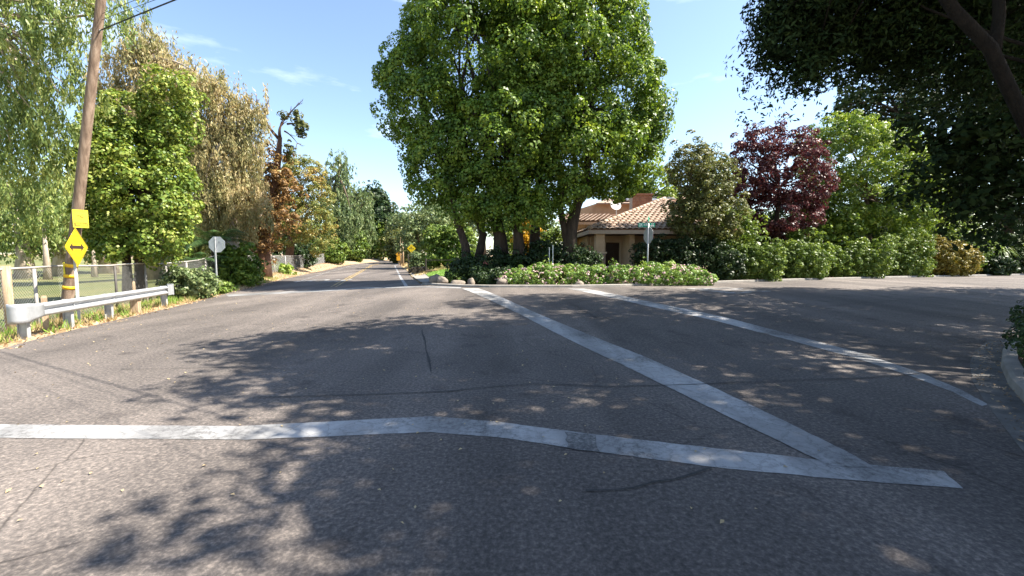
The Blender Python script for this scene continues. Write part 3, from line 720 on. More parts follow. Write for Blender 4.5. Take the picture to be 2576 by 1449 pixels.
strokes('lettering', [(-0.10, -0.17, -0.10, -0.13, 0.010), (-0.075, -0.17, -0.075, -0.13, 0.010), (-0.05, -0.168, -0.05, -0.135, 0.008), (-0.025, -0.17, -0.01, -0.13, 0.010), (0.0, -0.15, 0.02, -0.15, 0.01), (0.045, -0.168, 0.045, -0.135, 0.008), (0.08, -0.168, 0.08, -0.132, 0.012), (0.10, -0.15, 0.115, -0.15, 0.01)], 'sign_black', npl, nc, (r_, u_, n_))
strokes('symbol', [(-0.07, 0.075, -0.01, 0.082, 0.014), (-0.01, 0.08, 0.035, 0.07, 0.014), (-0.045, 0.075, -0.045, 0.045, 0.012), (-0.015, 0.055, 0.02, 0.04, 0.014), (0.02, 0.04, 0.055, 0.028, 0.016), (0.0, -0.005, 0.02, -0.015, 0.01)], 'sign_black', npl, nc, (r_, u_, n_))
strokes('faded_lettering', [(-0.10 + 0.036 * i, 0.12 + 0.018 * math.sin(i * 0.55), -0.10 + 0.036 * i, 0.15 + 0.018 * math.sin(i * 0.55), 0.009) for i in range(7)] + [(-0.10 + 0.034 * i, -0.075, -0.10 + 0.034 * i, -0.045, 0.009) for i in range(7)], 'sign_faint_green', npl, nc, (r_, u_, n_))

# --- guardrail
RA = Vector((-10.45, 8.75, 0)); RB = Vector((-12.55, 15.25, 0)); rdv = (RB - RA).normalized(); rn = Vector((rdv.y, -rdv.x, 0))
gr = empty('guardrail', (RA.x, RA.y, 0), 'galvanised steel guardrail with rounded end piece in front of the utility pole', 'guardrail')
prof = [(0.0, .40), (0.012, .412), (0.075, .440), (0.083, .455), (0.083, .478), (0.070, .492), (0.012, .535), (0.002, .555), (0.012, .575), (0.070, .618), (0.083, .632), (0.083, .655), (0.075, .670), (0.012, .698), (0.0, .71)]
def sweep(prof, A, B, n=2, th=0.006, off=0.0):
    mm = MB(); k = len(prof); full = prof + [(d - th, z) for d, z in prof[::-1]]
    for i in range(n):
        p = A.lerp(B, i / (n - 1))
        for d, z in full: q = p + rn * (d + off); mm.v.append((q.x, q.y, z))
    K = len(full)
    mm.f = [(i * K + j, i * K + (j + 1) % K, (i + 1) * K + (j + 1) % K, (i + 1) * K + j) for i in range(n - 1) for j in range(K)]
    mm.f += [tuple(range(K)), tuple(reversed(range((n - 1) * K, n * K)))]
    return mm
mid = RA.lerp(RB, 0.52)
bm1 = sweep(prof, RA + rdv * 0.55, mid + rdv * 0.15).build('rail_beam', 'galvanised', gr)
bm2 = sweep(prof, mid - rdv * 0.15, RB - rdv * 0.30, off=0.008).build('rail_beam', 'galvanised', gr)
# rounded (bullnose) near end: sheet that flares and curls back
mm = MB(); rows = []
path = [RA + rdv * 0.62 + rn * 0.088, RA + rdv * 0.42 + rn * 0.095, RA + rdv * 0.2 + rn * 0.10]
cc = RA + rn * -0.06 + rdv * 0.15
for i in range(13):
    an = math.pi * i / 12; path.append(cc + rn * 0.165 * math.cos(an) - rdv * 0.20 * math.sin(an))
hts = [(.42, .69), (.39, .72), (.35, .745)] + [(.33, .75)] * 13
for p, (z0, z1) in zip(path, hts):
    for z in np.linspace(z0, z1, 7): mm.v.append((p.x, p.y, z))
mm.f = [(i * 7 + j, i * 7 + j + 1, (i + 1) * 7 + j + 1, (i + 1) * 7 + j) for i in range(len(path) - 1) for j in range(6)]
en = mm.build('end_section', 'galvanised', gr, smooth=True); so_ = en.modifiers.new('thickness', 'SOLIDIFY'); so_.thickness = 0.006
# flat far end shoe
mm = MB(); c = RB - rdv * 0.14 + rn * 0.095; mm.box((c.x, c.y, .555), (0.42, 0.012, .36), rz=math.atan2(rdv.y, rdv.x))
c = RB + rdv * 0.03 + rn * 0.02; mm.box((c.x, c.y, .56), (0.08, 0.17, .40), rz=math.atan2(rdv.y, rdv.x)); mm.build('end_shoe', 'galvanised', gr)
m = MB()
def along(u):
    best = min(np.linspace(-0.05, 1.05, 400), key=lambda t: abs(CU + F * RA.lerp(RB, t).x / RA.lerp(RB, t).y - u)); return RA.lerp(RB, best)
for u in (62, 176, 278, 417):
    p = along(u) - rn * 0.10; rz = math.atan2(rdv.y, rdv.x); zb = G(p.x, p.y) - 0.3; h = 0.70 - zb
    m = MB(); C0 = Vector((p.x, p.y, zb + h / 2)); X = Vector((math.cos(rz), math.sin(rz), 0)); Yv = rn
    m.box(C0, (0.012, 0.15, h), rz=rz); m.box(C0 + Yv * 0.078, (0.10, 0.010, h), rz=rz); m.box(C0 - Yv * 0.078, (0.10, 0.010, h), rz=rz)
    m.build('post', 'galvanised_dull', gr)
    q = along(u) + rn * 0.004; m = MB(); m.tube([Vector((q.x, q.y, .555)) + rn * 0.0, Vector((q.x, q.y, .555)) + rn * 0.035], 0.018, 8); m.build('bolt', 'galvanised_dull', gr)
p = along(345) - rn * 0.10; m = MB(); m.box((p.x, p.y, 0.18), (0.2, 0.2, 0.96), rz=math.atan2(rdv.y, rdv.x)); m.build('wooden_post', 'post_wood', gr)
def stake(label, u, vtop, Y, wd, lean=0.0, mat='post_wood'):
    t = Q(u, vtop, Y); b = Vector((t.x - lean, Y, G(t.x, Y) - 0.05)); m = MB(); m.tube([b, t - Z3 * 0.05, t], [wd, wd, wd * 0.7], 4)
    return tag(m.build('wooden_stake', mat, origin=b), label, 'stake')
stake('pale wooden stake standing behind the middle of the guardrail', 110, 744, 10.0, 0.07)
stake('thin wooden stake standing behind the guardrail in front of the ivy tree', 336, 708, 13.4, 0.05)

# --- chain-link fence
fg = empty('chain_link_fence', (FENCE[2][0], FENCE[2][1], 0), 'chain-link fence with pale top rail between road verge and golf course', 'fence')
FH = 1.48
def fz(x, y): return G(x, y)
m = MB()
dense = []
for a, b in zip(FENCE, FENCE[1:]):
    a, b = Vector((*a, 0)), Vector((*b, 0)); k = max(1, int((b - a).length / 1.0)); dense += [a.lerp(b, i / k) for i in range(k)]
dense.append(Vector((*FENCE[-1], 0)))
top = [Vector((p.x, p.y, fz(p.x, p.y) + FH + 0.02 * math.sin(i * 1.7))) for i, p in enumerate(dense)]
for i in range(0, len(top) - 1, 3):
    m = MB(); m.tube(top[i:min(i + 4, len(top))], 0.027, 8); m.build('top_rail', 'fence_rail', fg, smooth=True)
def fence_at(u):
    best = min(range(len(dense) * 8 - 8), key=lambda i: abs(CU + F * dense[i // 8].lerp(dense[i // 8 + 1], (i % 8) / 8).x / max(0.1, dense[i // 8].lerp(dense[i // 8 + 1], (i % 8) / 8).y) - u))
    return dense[best // 8].lerp(dense[best // 8 + 1], (best % 8) / 8)
for u, mt, r in ((17, 'post_wood', 0.085), (86, 'fence_rail', 0.035), (187, 'fence_rail', 0.035), (286, 'fence_post_dark', 0.035), (366, 'fence_rail', 0.035), (416, 'fence_rail', 0.035), (470, 'fence_rail', 0.035), (518, 'fence_rail', 0.035), (565, 'fence_rail', 0.035), (610, 'fence_rail', 0.06), (648, 'fence_rail', 0.04), (690, 'fence_rail', 0.04), (718, 'fence_rail', 0.05)):
    p = fence_at(u); z = fz(p.x, p.y); m = MB(); p2 = p + Vector((0.03, 0.0, 0))
    m.tube([Vector((p2.x, p2.y, z - 0.3)), Vector((p2.x, p2.y, z + FH + (0.06 if r > 0.05 else -0.03)))], r, 8); m.build('post', mt, fg, smooth=True)
m = MB(); rw = 0.0035
for a, b in zip(dense, dense[1:]):
    L0 = (b - a).length; ex = (b - a) / L0; sp = 0.085
    lo = fz(a.x, a.y); hi = fz(b.x, b.y)
    for s in (1, -1):
        x0 = -FH if s > 0 else 0
        xx = x0 + sp / 2
        end = L0 if s > 0 else L0 + FH
        while xx < end:
            # wire from (xx,0) going s*45deg up, clipped to 0..L0
            t0, t1 = 0.0, FH - 0.03
            if s > 0:
                t0 = max(t0, -xx); t1 = min(t1, L0 - xx)
            else:
                t0 = max(t0, xx - L0); t1 = min(t1, xx)
            if t1 - t0 > 0.05:
                pts = []
                for t in (t0, t1):
                    x = xx + s * t; q = a + ex * x; pts.append(Vector((q.x, q.y, lo + (hi - lo) * x / L0 + 0.03 + t)))
                m.tube(pts, rw, 3, cap=False)
            xx += sp
tag(m.build('chain_link_mesh', 'fence_wire', fg), kind='stuff')

# --- stop sign seen from behind, left
def octagon(s):
    r = s / 2 / math.cos(math.pi / 8); return [(r * math.cos(math.pi / 8 + k * math.pi / 4), r * math.sin(math.pi / 8 + k * math.pi / 4)) for k in range(8)]
b0 = PG(549, 736); b0 = Vector((b0.x, b0.y, G(b0.x, b0.y)))
st = empty('stop_sign', b0, 'grey back of an octagonal stop sign on the leafy verge by the palms', 'road sign')
c = Q(545, 615, b0.y)
m = MB(); m.box((b0.x - 0.02, b0.y - 0.03, (b0.z - 0.3 + c.z + 0.36) / 2), (0.06, 0.05, c.z + 0.66 - b0.z)); m.build('post', 'sign_post', st)
fnS = Vector((-0.05, 1, 0)).normalized()
plt_ = plate('plate', octagon(0.76), c + Vector((0, 0.02, 0)), fnS, 0.004, 'sign_back', st)
plate('red_face', octagon(0.755), c + Vector((0, 0.02, 0)), fnS, 0.002, 'sign_red', plt_, 0.004)
for dz in (0.22, -0.22):
    m = MB(); m.box((c.x - 0.02, b0.y - 0.06, c.z + dz), (0.03, 0.02, 0.03)); m.build('bolt', 'galvanised_dull', st)
m = MB(); m.box((c.x + 0.11, b0.y + 0.015, c.z + 0.1), (0.05, 0.004, 0.1)); m.build('sticker', 'grey_metal', plt_)
me = text_mesh('STOP', 0.3, 0.01); me.materials.append(MATS['sign_white']); to = bpy.data.objects.new('lettering', me); link(to, plt_)
to.location = (c + Vector((0, 0.028, 0))) - world_loc(plt_); to.rotation_euler = (R(90), 0, R(180))

# ================================================================== right stop sign with street name blades
b0 = Q(1628, 700, 22.2); b0 = Vector((b0.x, 22.2, G(b0.x, 22.2)))
st = empty('stop_sign', b0, 'stop sign turned edge-on, green street-name blades on top, in the flowering hedge', 'road sign')
c = Q(1629, 592, 22.2)
zt = Q(1627, 562, 22.2).z
m = MB(); m.tube([(b0.x, b0.y, b0.z - 0.3), (b0.x, b0.y, zt)], 0.038, 12); m.build('post', 'galvanised', st, smooth=True)
fn2 = Vector((0.97, 0.26, 0)).normalized()
pl2 = plate('plate', octagon(0.86), c + fn2 * 0.05, fn2, 0.006, 'sign_back_dull', st)
plate('red_face', octagon(0.855), c + fn2 * 0.05, fn2, 0.002, 'sign_red', pl2, 0.005)
me = text_mesh('STOP', 0.36, 0.012); me.materials.append(MATS['sign_white']); to = bpy.data.objects.new('lettering', me); link(to, pl2)
to.location = (c + fn2 * 0.06) - world_loc(pl2); to.rotation_euler = (R(90), 0, math.atan2(fn2.y, fn2.x) + math.pi / 2)
# blade 1 faces the camera, slightly turned
bc = Q(1627, 566, 22.2); bl = Vector((0.04, -1, 0)).normalized()
br = plate('street_name_blade', rounded([(-0.44, -0.115), (0.44, -0.115), (0.44, 0.115), (-0.44, 0.115)], 0.02, 2), bc, bl, 0.008, 'sign_green', st)
ax = face_axes(bl)
ring('emblem_box', [(-0.40, -0.085), (-0.20, -0.085), (-0.20, 0.085), (-0.40, 0.085)], [(-0.385, -0.07), (-0.215, -0.07), (-0.215, 0.07), (-0.385, 0.07)], bc, bl, 0.002, 'sign_white', br, 0.005)
def blade_text(txt, size, dx, dz):
    me = text_mesh(txt, size, 0.004); me.materials.append(MATS['sign_white']); to = bpy.data.objects.new('lettering', me); link(to, br)
    to.location = (bc + ax[0] * dx + Z3 * dz + bl * 0.008) - world_loc(br); to.rotation_euler = (R(90), 0, math.atan2(bl.y, bl.x) + math.pi / 2)
blade_text('A', 0.15, -0.30, 0.0); blade_text('FRU', 0.17, 0.0, 0.0); blade_text('AVE', 0.075, 0.30, 0.05)
strokes('block_numbers', [(0.19, -0.045, 0.40, -0.045, 0.05)], 'sign_white', br, bc, ax)
bc2 = Q(1632, 551, 22.2); bl2 = Vector((0.93, -0.37, 0)).normalized()
b2 = plate('street_name_blade', rounded([(-0.42, -0.115), (0.42, -0.115), (0.42, 0.115), (-0.42, 0.115)], 0.02, 2), bc2, bl2, 0.008, 'sign_green', st)
m = MB(); m.tube([(bc.x, bc.y, zt - 0.05), (bc.x, bc.y, bc2.z - 0.08)], 0.02, 8); m.build('blade_bracket', 'galvanised', st)

# ================================================================== far signs and posts along the right verge
def diamond_sign(name, label, u, v, vbase, half, Y, mat, marks, cat='road sign', postmat='sign_post'):
    c = Q(u, v, Y); b = Vector((c.x, Y, G(c.x, Y))); s = empty(name, b, label, cat)
    m = MB(); m.tube([(c.x, Y + 0.06, b.z - 0.2), (c.x, Y + 0.06, c.z + half * 0.5)], 0.05, 8); m.build('post', postmat, s)
    dia = rounded([(0, -half), (half, 0), (0, half), (-half, 0)], 0.06)
    p = plate('plate', dia, c, (0.15, -1, 0), 0.01, mat, s); axs = face_axes((0.15, -1, 0))
    if marks: strokes('lettering', marks, 'sign_black', p, c, axs, 0.008)
    return s
diamond_sign('warning_sign', 'orange-yellow diamond sign with two dark lines of lettering on the dry verge', 1035, 625, 664, 0.54, 52, 'sign_yellow',
             [(-0.12, 0.16, 0.10, 0.16, 0.10), (-0.28, -0.04, -0.10, -0.04, 0.11), (-0.06, -0.04, 0.07, -0.04, 0.11), (0.13, -0.04, 0.27, -0.04, 0.11)])
c = Q(1003, 640, 70); b = Vector((c.x, 70, G(c.x, 70)))
s = empty('warning_sign', b, 'small orange diamond sign above a square plate, near two tall slim poles', 'road sign')
m = MB(); m.tube([(b.x, 70.06, b.z - .2), (b.x, 70.06, c.z)], 0.05, 8); m.build('post', 'post_wood', s)
p = plate('plate', [(0, -.5), (.5, 0), (0, .5), (-.5, 0)], c, (0.1, -1, 0), 0.01, 'sign_orange', s)
strokes('lettering', [(-.15, .1, .15, .1, .16), (-.18, -.12, .18, -.12, .1)], 'sign_black', p, c, face_axes((0.1, -1, 0)), 0.008)
plate('lower_plate', [(-.36, -.4), (.36, -.4), (.36, .25), (-.36, .25)], c - Z3 * 0.62, (0.1, -1, 0), 0.01, 'sign_orange', s)
for u, v0, lab in ((1007, 597, 'slim pale wooden pole, the thinner of a pair behind the orange sign'), (1013, 598, 'pale wooden pole, the thicker of a pair behind the orange sign')):
    Y = 66 if u == 1007 else 64; t = Q(u, v0, Y); b = Vector((t.x, Y, G(t.x, Y))); m = MB(); r = 0.09 if u == 1007 else 0.14
    m.tube([b - Z3 * 0.2, b.lerp(t, 0.5), t], [r, r * 0.9, r * 0.8], 10, 0.05); tag(m.build('wooden_pole', 'post_wood', origin=b, smooth=True), lab, 'pole', 'poles on the dry verge')
t = Q(1028, 642, 46); b = Vector((t.x, 46, G(t.x, 46))); m = MB(); m.tube([b - Z3 * 0.2, t], 0.10, 8); m.tube([t, t + Z3 * 0.07], [0.10, 0.04], 8)
tag(m.build('wooden_post', 'post_wood', origin=b), 'stout short wooden post before the orange-yellow diamond sign', 'post')
# school-type sign far down the road, and the low white wall below it
Yf = 175; c = Q(957, 624, Yf); b = Vector((c.x, Yf, G(c.x, Yf)))
s = empty('warning_sign', b, 'yellow pentagon sign far down the road above a low white wall', 'road sign')
plate('plate', [(-.8, -1.0), (.8, -1.0), (.95, .3), (0.4, 1.1), (-.6, 1.1), (-.95, .3)], c, (0, -1, 0), 0.02, 'sign_yellow', s)
m = MB(); m.tube([(b.x - .6, Yf + .1, b.z - .3), (b.x - .6, Yf + .1, c.z + 1.2)], .12, 6); m.build('post', 'sign_post', s)
a = Q(947, 634, 185); a2 = Q(966, 634, 185); m = MB(); m.box(((a.x + a2.x) / 2, 185, G(a.x, 185) + 0.5), (a2.x - a.x, 0.3, 1.4)); m.box(((a.x + a2.x) / 2, 185, G(a.x, 185) + 1.24), (a2.x - a.x + .2, 0.4, 0.08))
tag(m.build('low_wall', 'concrete', origin=(a.x, 185, G(a.x, 185))), 'low white wall at the far bend of the road', 'wall')
# mailbox-like grey box by the far edge line
def mailbox(label, u, vtop, Y, mat):
    t = Q(u, vtop, Y); b = Vector((t.x, Y, G(t.x, Y))); s = empty('mailbox', b, label, 'mailbox')
    hgt = max(1.15, t.z - b.z); m = MB(); m.box((b.x, Y, b.z + (hgt - .2) / 2 - 0.1), (0.1, 0.1, hgt - .2)); m.build('post', 'post_wood', s)
    m = MB(); pr = [(-.12, 0), (.12, 0), (.12, .14), (.085, .21), (0, .24), (-.085, .21), (-.12, .14)]
    m.prism(pr, (b.x, Y, b.z + hgt - 0.24), (1, 0, 0), (0, 0, 1), (0, 0.5, 0)); m.build('box', mat, s)
mailbox('grey mailbox on a post at the far road edge', 991, 658, 84, 'grey_metal')
mailbox('dark mailbox on a post before the hedge by the wooden fence', 1045, 664, 48, 'grey_metal')

# --- wooden picket fence on a low planter wall, far side of the lawn
Yp = 37.5; a = Q(1073, 672, Yp); e = Q(1152, 672, Yp)
wf = empty('picket_fence', (a.x, Yp, G(a.x, Yp)), 'dark wooden picket fence behind the lawn', 'fence')
zb = G(a.x, Yp) + 0.16; zt = Q(1100, 652, Yp).z
pk = MB(); pk.box((0, 0, 0), (0.085, 0.025, zt - zb)); pkm = pk.build('picket', 'grey_wood', wf)
first = True; n = 21
for i in range(n):
    x = a.x + (e.x - a.x) * (i + 0.5) / n
    o = pkm if first else link(pkm.copy(), wf); first = False
    o.location = (x - a.x, -0.03, (zb + zt) / 2 - G(a.x, Yp) + 0.01 * math.sin(i * 3)); o.rotation_euler = (0, 0.015 * math.sin(i * 5.1), 0)
for z in (zb + 0.08, zt - 0.08):
    m = MB(); m.box(((a.x + e.x) / 2, Yp + 0.02, z), (e.x - a.x, 0.04, 0.08)); m.build('rail', 'grey_wood', wf)
for x in (a.x - 0.06, e.x + 0.06):
    m = MB(); m.box((x, Yp, (zb + zt) / 2), (0.12, 0.12, zt - zb + 0.14)); m.build('post', 'grey_wood', wf)
pwg = MB(); y0 = Yp - 0.35
pwg.box(((a.x + e.x) / 2 + 0.3, y0, G(a.x, Yp) + 0.05), (e.x - a.x + 0.4, 0.3, 0.5)); pwg.box(((a.x + e.x) / 2 + 0.3, y0, G(a.x, Yp) + 0.33), (e.x - a.x + 0.5, 0.36, 0.07))
tag(pwg.build('garden_wall', 'stone_face', origin=(a.x, y0, G(a.x, Yp))), 'low stone garden wall in front of the picket fence', 'wall')

# --- rocks
def rock(name, label, c, r, seed, mat='rock', group=None, cat='boulder'):
    import bmesh
    bm = bmesh.new(); bmesh.ops.create_icosphere(bm, subdivisions=3, radius=1)
    for v in bm.verts:
        d = noise.noise(v.co * 1.1 + Vector((seed * 3.1, 0, 0))) * 0.32 + noise.noise(v.co * 2.7 + Vector((0, seed, 0))) * 0.13
        q = v.co * (1 + d); v.co = (q.x * r[0], q.y * r[1], max(-0.6, q.z) * r[2])
    me = bpy.data.meshes.new(name); bm.to_mesh(me); bm.free(); me.materials.append(MATS[mat])
    me.polygons.foreach_set('use_smooth', [True] * len(me.polygons))
    o = bpy.data.objects.new(name, me); link(o); o.location = c
    return tag(o, label, cat, group)
def rock_px(label, u, v, ru, rv, Y, seed, mat='rock'):
    c = Q(u, v, Y); k = Y / F; g = G(c.x, Y); rz = rv * k
    return rock('boulder', label, (c.x, Y, max(c.z, g + 0.5 * rz)), (ru * k, ru * k * 0.85, rz), seed, mat, 'boulders edging the corner bed')
rock_px('largest round boulder on the lawn edge, in tree shade', 1097, 704, 17, 14, 22.4, 1)
rock_px('smaller boulder leaning against the largest one on the lawn edge', 1113, 706, 13, 11, 21.9, 2)
rock_px('low flat boulder beside the leaning pair on the lawn edge', 1152, 713, 20, 9, 21.6, 3)
rock_px('upright dark boulder beside the dark round shrub', 1186, 713, 9, 13, 21.3, 4)
rock_px('pale boulder at the end of the flowering hedge next to dark shrub', 1263, 712, 13, 14, 21.1, 5)
rock_px('boulder half buried in the front of the flowering hedge', 1457, 716, 12, 9, 20.9, 6)
rock_px('rounded boulder at the hedge end by the right-hand street', 1773, 711, 11, 11, 22.6, 7)
# firewood / stone heap by the picket fence
hb = Q(1058, 672, 42)
rng0 = random.Random(9)
hp = empty('log_pile', (hb.x, 42, G(hb.x, 42)), 'heap of cut logs and brush beside the picket fence', 'log pile')
for i in range(22):
    row = 0 if i < 9 else (1 if i < 16 else 2); x = hb.x - 0.9 + (i - (0, 9, 16)[row]) * 0.24 + row * 0.12; z = G(hb.x, 42) + 0.13 + row * 0.21
    m = MB(); r = 0.12 * rng0.uniform(0.8, 1.1); m.tube([(x, 41.2 + rng0.uniform(-.1, .1), z), (x + rng0.uniform(-.1, .1), 42.1, z + rng0.uniform(-.03, .03))], r, 8); m.build('log', 'post_wood' if i % 3 else 'bark', hp)

# ================================================================== house
HX, HY = Q(1482, 577, 26).x, 26.0                     # front-left eave corner
EZ = Q(1482, 577, 26).z                               # eave height
HW, PIT = 7.6, 0.39                                  # eave width, roof pitch
gz = G(HX, HY) + 0.1
hs = empty('house', (HX + 3, HY + 3, gz), 'tan stucco house with clay tile hip roof behind the flowering hedge', 'house')
def roof_slope(name, pts, parent, mat='roof_under', th=0.12):
    m = MB(); n = len(pts); m.add([Vector(p) for p in pts] + [Vector(p) - Z3 * th for p in pts], [tuple(range(n)), tuple(reversed(range(n, 2 * n)))] + [(i, i + n, (i + 1) % n + n, (i + 1) % n) for i in range(n)])
    return m.build(name, mat, parent)
RD = 7.2; RZ = EZ + RD * PIT
C1 = (HX, HY, EZ); C2 = (HX + HW + 2, HY, EZ); RIDL = (HX + RD, HY + RD, RZ); RIDR = (HX + HW, HY + RD, RZ); C3 = (HX, HY + 2 * RD, EZ)
front = roof_slope('roof', [C1, C2, (HX + HW + 2, HY + RD, RZ), RIDL], hs)
side = roof_slope('roof', [C3, C1, RIDL, (HX + RD, HY + RD + 0.02, RZ)], hs)
roof_slope('roof', [(HX + HW + 2, HY + RD, RZ), (HX + HW + 2, HY + 2 * RD, EZ), C3, (HX + RD, HY + RD, RZ)], hs)
# tiles: one curved tile, shared
TW, TL = 0.36, 0.44
def tile_mesh():
    m = MB(); k = 6
    for y, lift in ((0, 0.05), (TL * 1.12, 0.0)):
        for i in range(k + 1):
            an = math.pi * i / k; m.v.append((-TW * 0.5 * math.cos(an) * 0.98, y, lift + 0.085 * math.sin(an)))
    m.f = [(i, i + 1, i + k + 2, i + k + 1) for i in range(k)]
    for i in range(k + 1): p = m.v[i]; m.v.append((p[0] * 0.86, p[1], p[2] * 0.72))
    o = 2 * (k + 1); m.f += [(i + 1, i, i + o, i + 1 + o) for i in range(k)]
    me = bpy.data.meshes.new('roof_tile'); me.from_pydata(m.v, [], m.f); me.materials.append(MATS['roof_tile']); return me
TM = tile_mesh()
def lay_tiles(parent, O, ex, ey, rows, x_range, limit, restname='tile_field'):
    """tiles over a slope: O corner, ex along the eave, ey up the slope"""
    O, ex, ey = Vector(O), Vector(ex).normalized(), Vector(ey).normalized(); nz = ex.cross(ey); M3 = Matrix((ex, ey, nz)).transposed().to_4x4()
    base = world_loc(parent); cnt = 0; rest = MB()
    for r in range(rows):
        x0, x1 = x_range(r * TL); n = int((x1 - x0) / TW)
        for c in range(n):
            p = O + ex * (x0 + (c + 0.5) * TW + (0.0 if r % 2 else TW * 0.5)) + ey * (r * TL - 0.06) + nz * 0.01
            T = Matrix.Translation(p - base) @ M3 @ Matrix.Rotation(random.uniform(-.02, .02), 4, 'Z')
            if cnt < limit:
                o = bpy.data.objects.new('roof_tile', TM); link(o, parent); o.matrix_local = T; cnt += 1
            else: rest.add([T @ v.co + base for v in TM.vertices], [tuple(f.vertices) for f in TM.polygons])
    if rest.v: tag(rest.build(restname, 'roof_tile', parent), kind='stuff')
sl_ = math.hypot(1, PIT); up = Vector((0, 1, PIT)).normalized()
lay_tiles(front, C1, (1, 0, 0), up, int(RD * sl_ / TL), lambda s: (s / sl_, HW), 300)
ups = Vector((1, 0, PIT)).normalized()
lay_tiles(side, C1, (0, -1, 0), ups, int(RD * sl_ / TL), lambda s: (-2 * RD + s / sl_ + 0.2, -s / sl_), 300)
# hip tiles
hipg = MB(); a, b = Vector(C1), Vector(RIDL); n = 20
for i in range(n):
    p = a.lerp(b, i / n) + Z3 * 0.10; q = a.lerp(b, (i + 1.15) / n) + Z3 * 0.07
    m = MB(); m.tube([p, q], [0.15, 0.12], 8); m.build('hip_tile', 'roof_tile', hs, smooth=True)
# fascia and soffit
m = MB(); m.box((HX + (HW + 2) / 2, HY + 0.0, EZ - 0.16), (HW + 2.04, 0.06, 0.24)); m.build('fascia', 'fascia', hs)
m = MB(); m.box((HX - 0.0, HY + RD, EZ - 0.162), (0.06, 2 * RD - 0.1, 0.24)); m.build('fascia', 'fascia', hs)
m = MB(); m.box((HX + HW / 2 + 1, HY + RD, EZ - 0.22), (HW + 1.8, 2 * RD - 0.3, 0.05)); m.build('soffit', 'soffit', hs)
# porch columns
def column(u, wd, Y, stone=True):
    c = Q(u, 600, Y); cg = bpy.data.objects.new('column', None)
    zt = EZ - 0.25; zs = Q(u, 637, Y).z if stone else gz
    m = MB(); m.box((c.x, Y, (zs + zt) / 2), (wd, wd, zt - zs)); cobj = m.build('column', 'stucco', hs)
    if stone:
        m = MB(); m.box((c.x, Y, zs + 0.03), (wd + 0.24, wd + 0.24, 0.10)); m.build('cap', 'stucco_trim', cobj)
        m = MB(); m.box((c.x, Y, (gz - 0.3 + zs - 0.02) / 2), (wd + 0.04, wd + 0.04, zs - 0.02 - gz + 0.3)); m.build('base', 'mortar', cobj)
        rr = random.Random(2); z = gz - 0.05
        while z < zs - 0.08:
            h = rr.uniform(0.13, 0.2); x = -(wd + 0.1) / 2
            while x < (wd + 0.1) / 2 - 0.05:
                ww = min(rr.uniform(0.16, 0.32), (wd + 0.1) / 2 - x)
                for fx in (0, 1):
                    m = MB()
                    if fx == 0: m.box((c.x + x + ww / 2, Y - (wd + 0.04) / 2 - 0.02, z + h / 2), (ww - 0.02, 0.05 + rr.uniform(0, .03), h - 0.02))
                    else: m.box((c.x - (wd + 0.04) / 2 - 0.02, Y + x + ww / 2, z + h / 2), (0.05 + rr.uniform(0, .03), ww - 0.02, h - 0.02))
                    m.build('stone', 'stone_face', cobj)
                x += ww
            z += h
    return cobj
column(1508, 0.56, 26.6)
column(1444, 0.28, 29.8, False)
# recessed wall with door and windows
WY = 29.2
x0 = Q(1470, 600, WY).x; x1 = Q(1560, 600, WY).x; xd0 = Q(1523, 600, WY).x; xd1 = Q(1558, 600, WY).x
def wall(x0, x1, y, th, z0, z1, name='wall', mat='stucco'):
    m = MB(); m.box(((x0 + x1) / 2, y, (z0 + z1) / 2), (x1 - x0, th, z1 - z0)); return m.build(name, mat, hs)
zt = EZ - 0.25
wall(HX + 0.7, xd0 - 0.12, WY, 0.2, gz - 0.3, zt); wall(xd1 + 0.12, HX + HW, WY, 0.2, gz - 0.3, zt); wall(xd0 - 0.12, xd1 + 0.12, WY, 0.2, gz + 2.35, zt)
m = MB(); m.box(((xd0 + xd1) / 2, WY + 0.05, gz + 1.1), (xd1 - xd0, 0.06, 2.4)); door = m.build('door', 'door_brown', hs)
for sx in (-0.27, 0.27):
    for z in (0.55, 1.5):
        m = MB(); m.box(((xd0 + xd1) / 2 + sx, WY + 0.01, gz + z), (0.36, 0.03, 0.7)); m.build('door_panel', 'door_brown', door)
m = MB(); m.tube([((xd1 - 0.12), WY - 0.02, gz + 1.0), ((xd1 - 0.12), WY - 0.08, gz + 1.0)], 0.03, 8); m.build('handle', 'galvanised_dull', door)
for x in (xd0 - 0.06, xd1 + 0.06):
    m = MB(); m.box((x, WY - 0.08, gz + 1.0), (0.12, 0.14, 2.7)); m.build('door_frame', 'stucco_trim', hs)
# projecting side piece (right of door) and left wing wall
xr = Q(1585, 600, 27.4).x; m = MB(); m.box((xr + 0.1, 28.3, (gz - 0.3 + zt) / 2), (0.35, 2.0, zt - gz + 0.3)); m.build('wall', 'stucco', hs)
m = MB(); m.box((HX + 0.62, (WY + HY + 2 * RD) / 2, (gz - 0.3 + zt) / 2), (0.2, HY + 2 * RD - WY - 0.3, zt - gz + 0.3)); m.build('wall', 'stucco', hs)
for yy in (31.0, 33.2):
    m = MB(); m.box((HX + 0.5, yy, gz + 1.6), (0.06, 1.3, 1.4)); wd_ = m.build('window', 'fascia', hs)
    for dy in (-0.31, 0.31):
        m = MB(); m.box((HX + 0.465, yy + dy, gz + 1.6), (0.02, 0.54, 1.2)); m.build('pane', 'glass_dark', wd_)
m = MB(); m.box((HX + 3.4, HY + 1.6, gz - 0.12), (7.0, 3.4, 0.3)); m.build('porch_floor', 'concrete', hs)
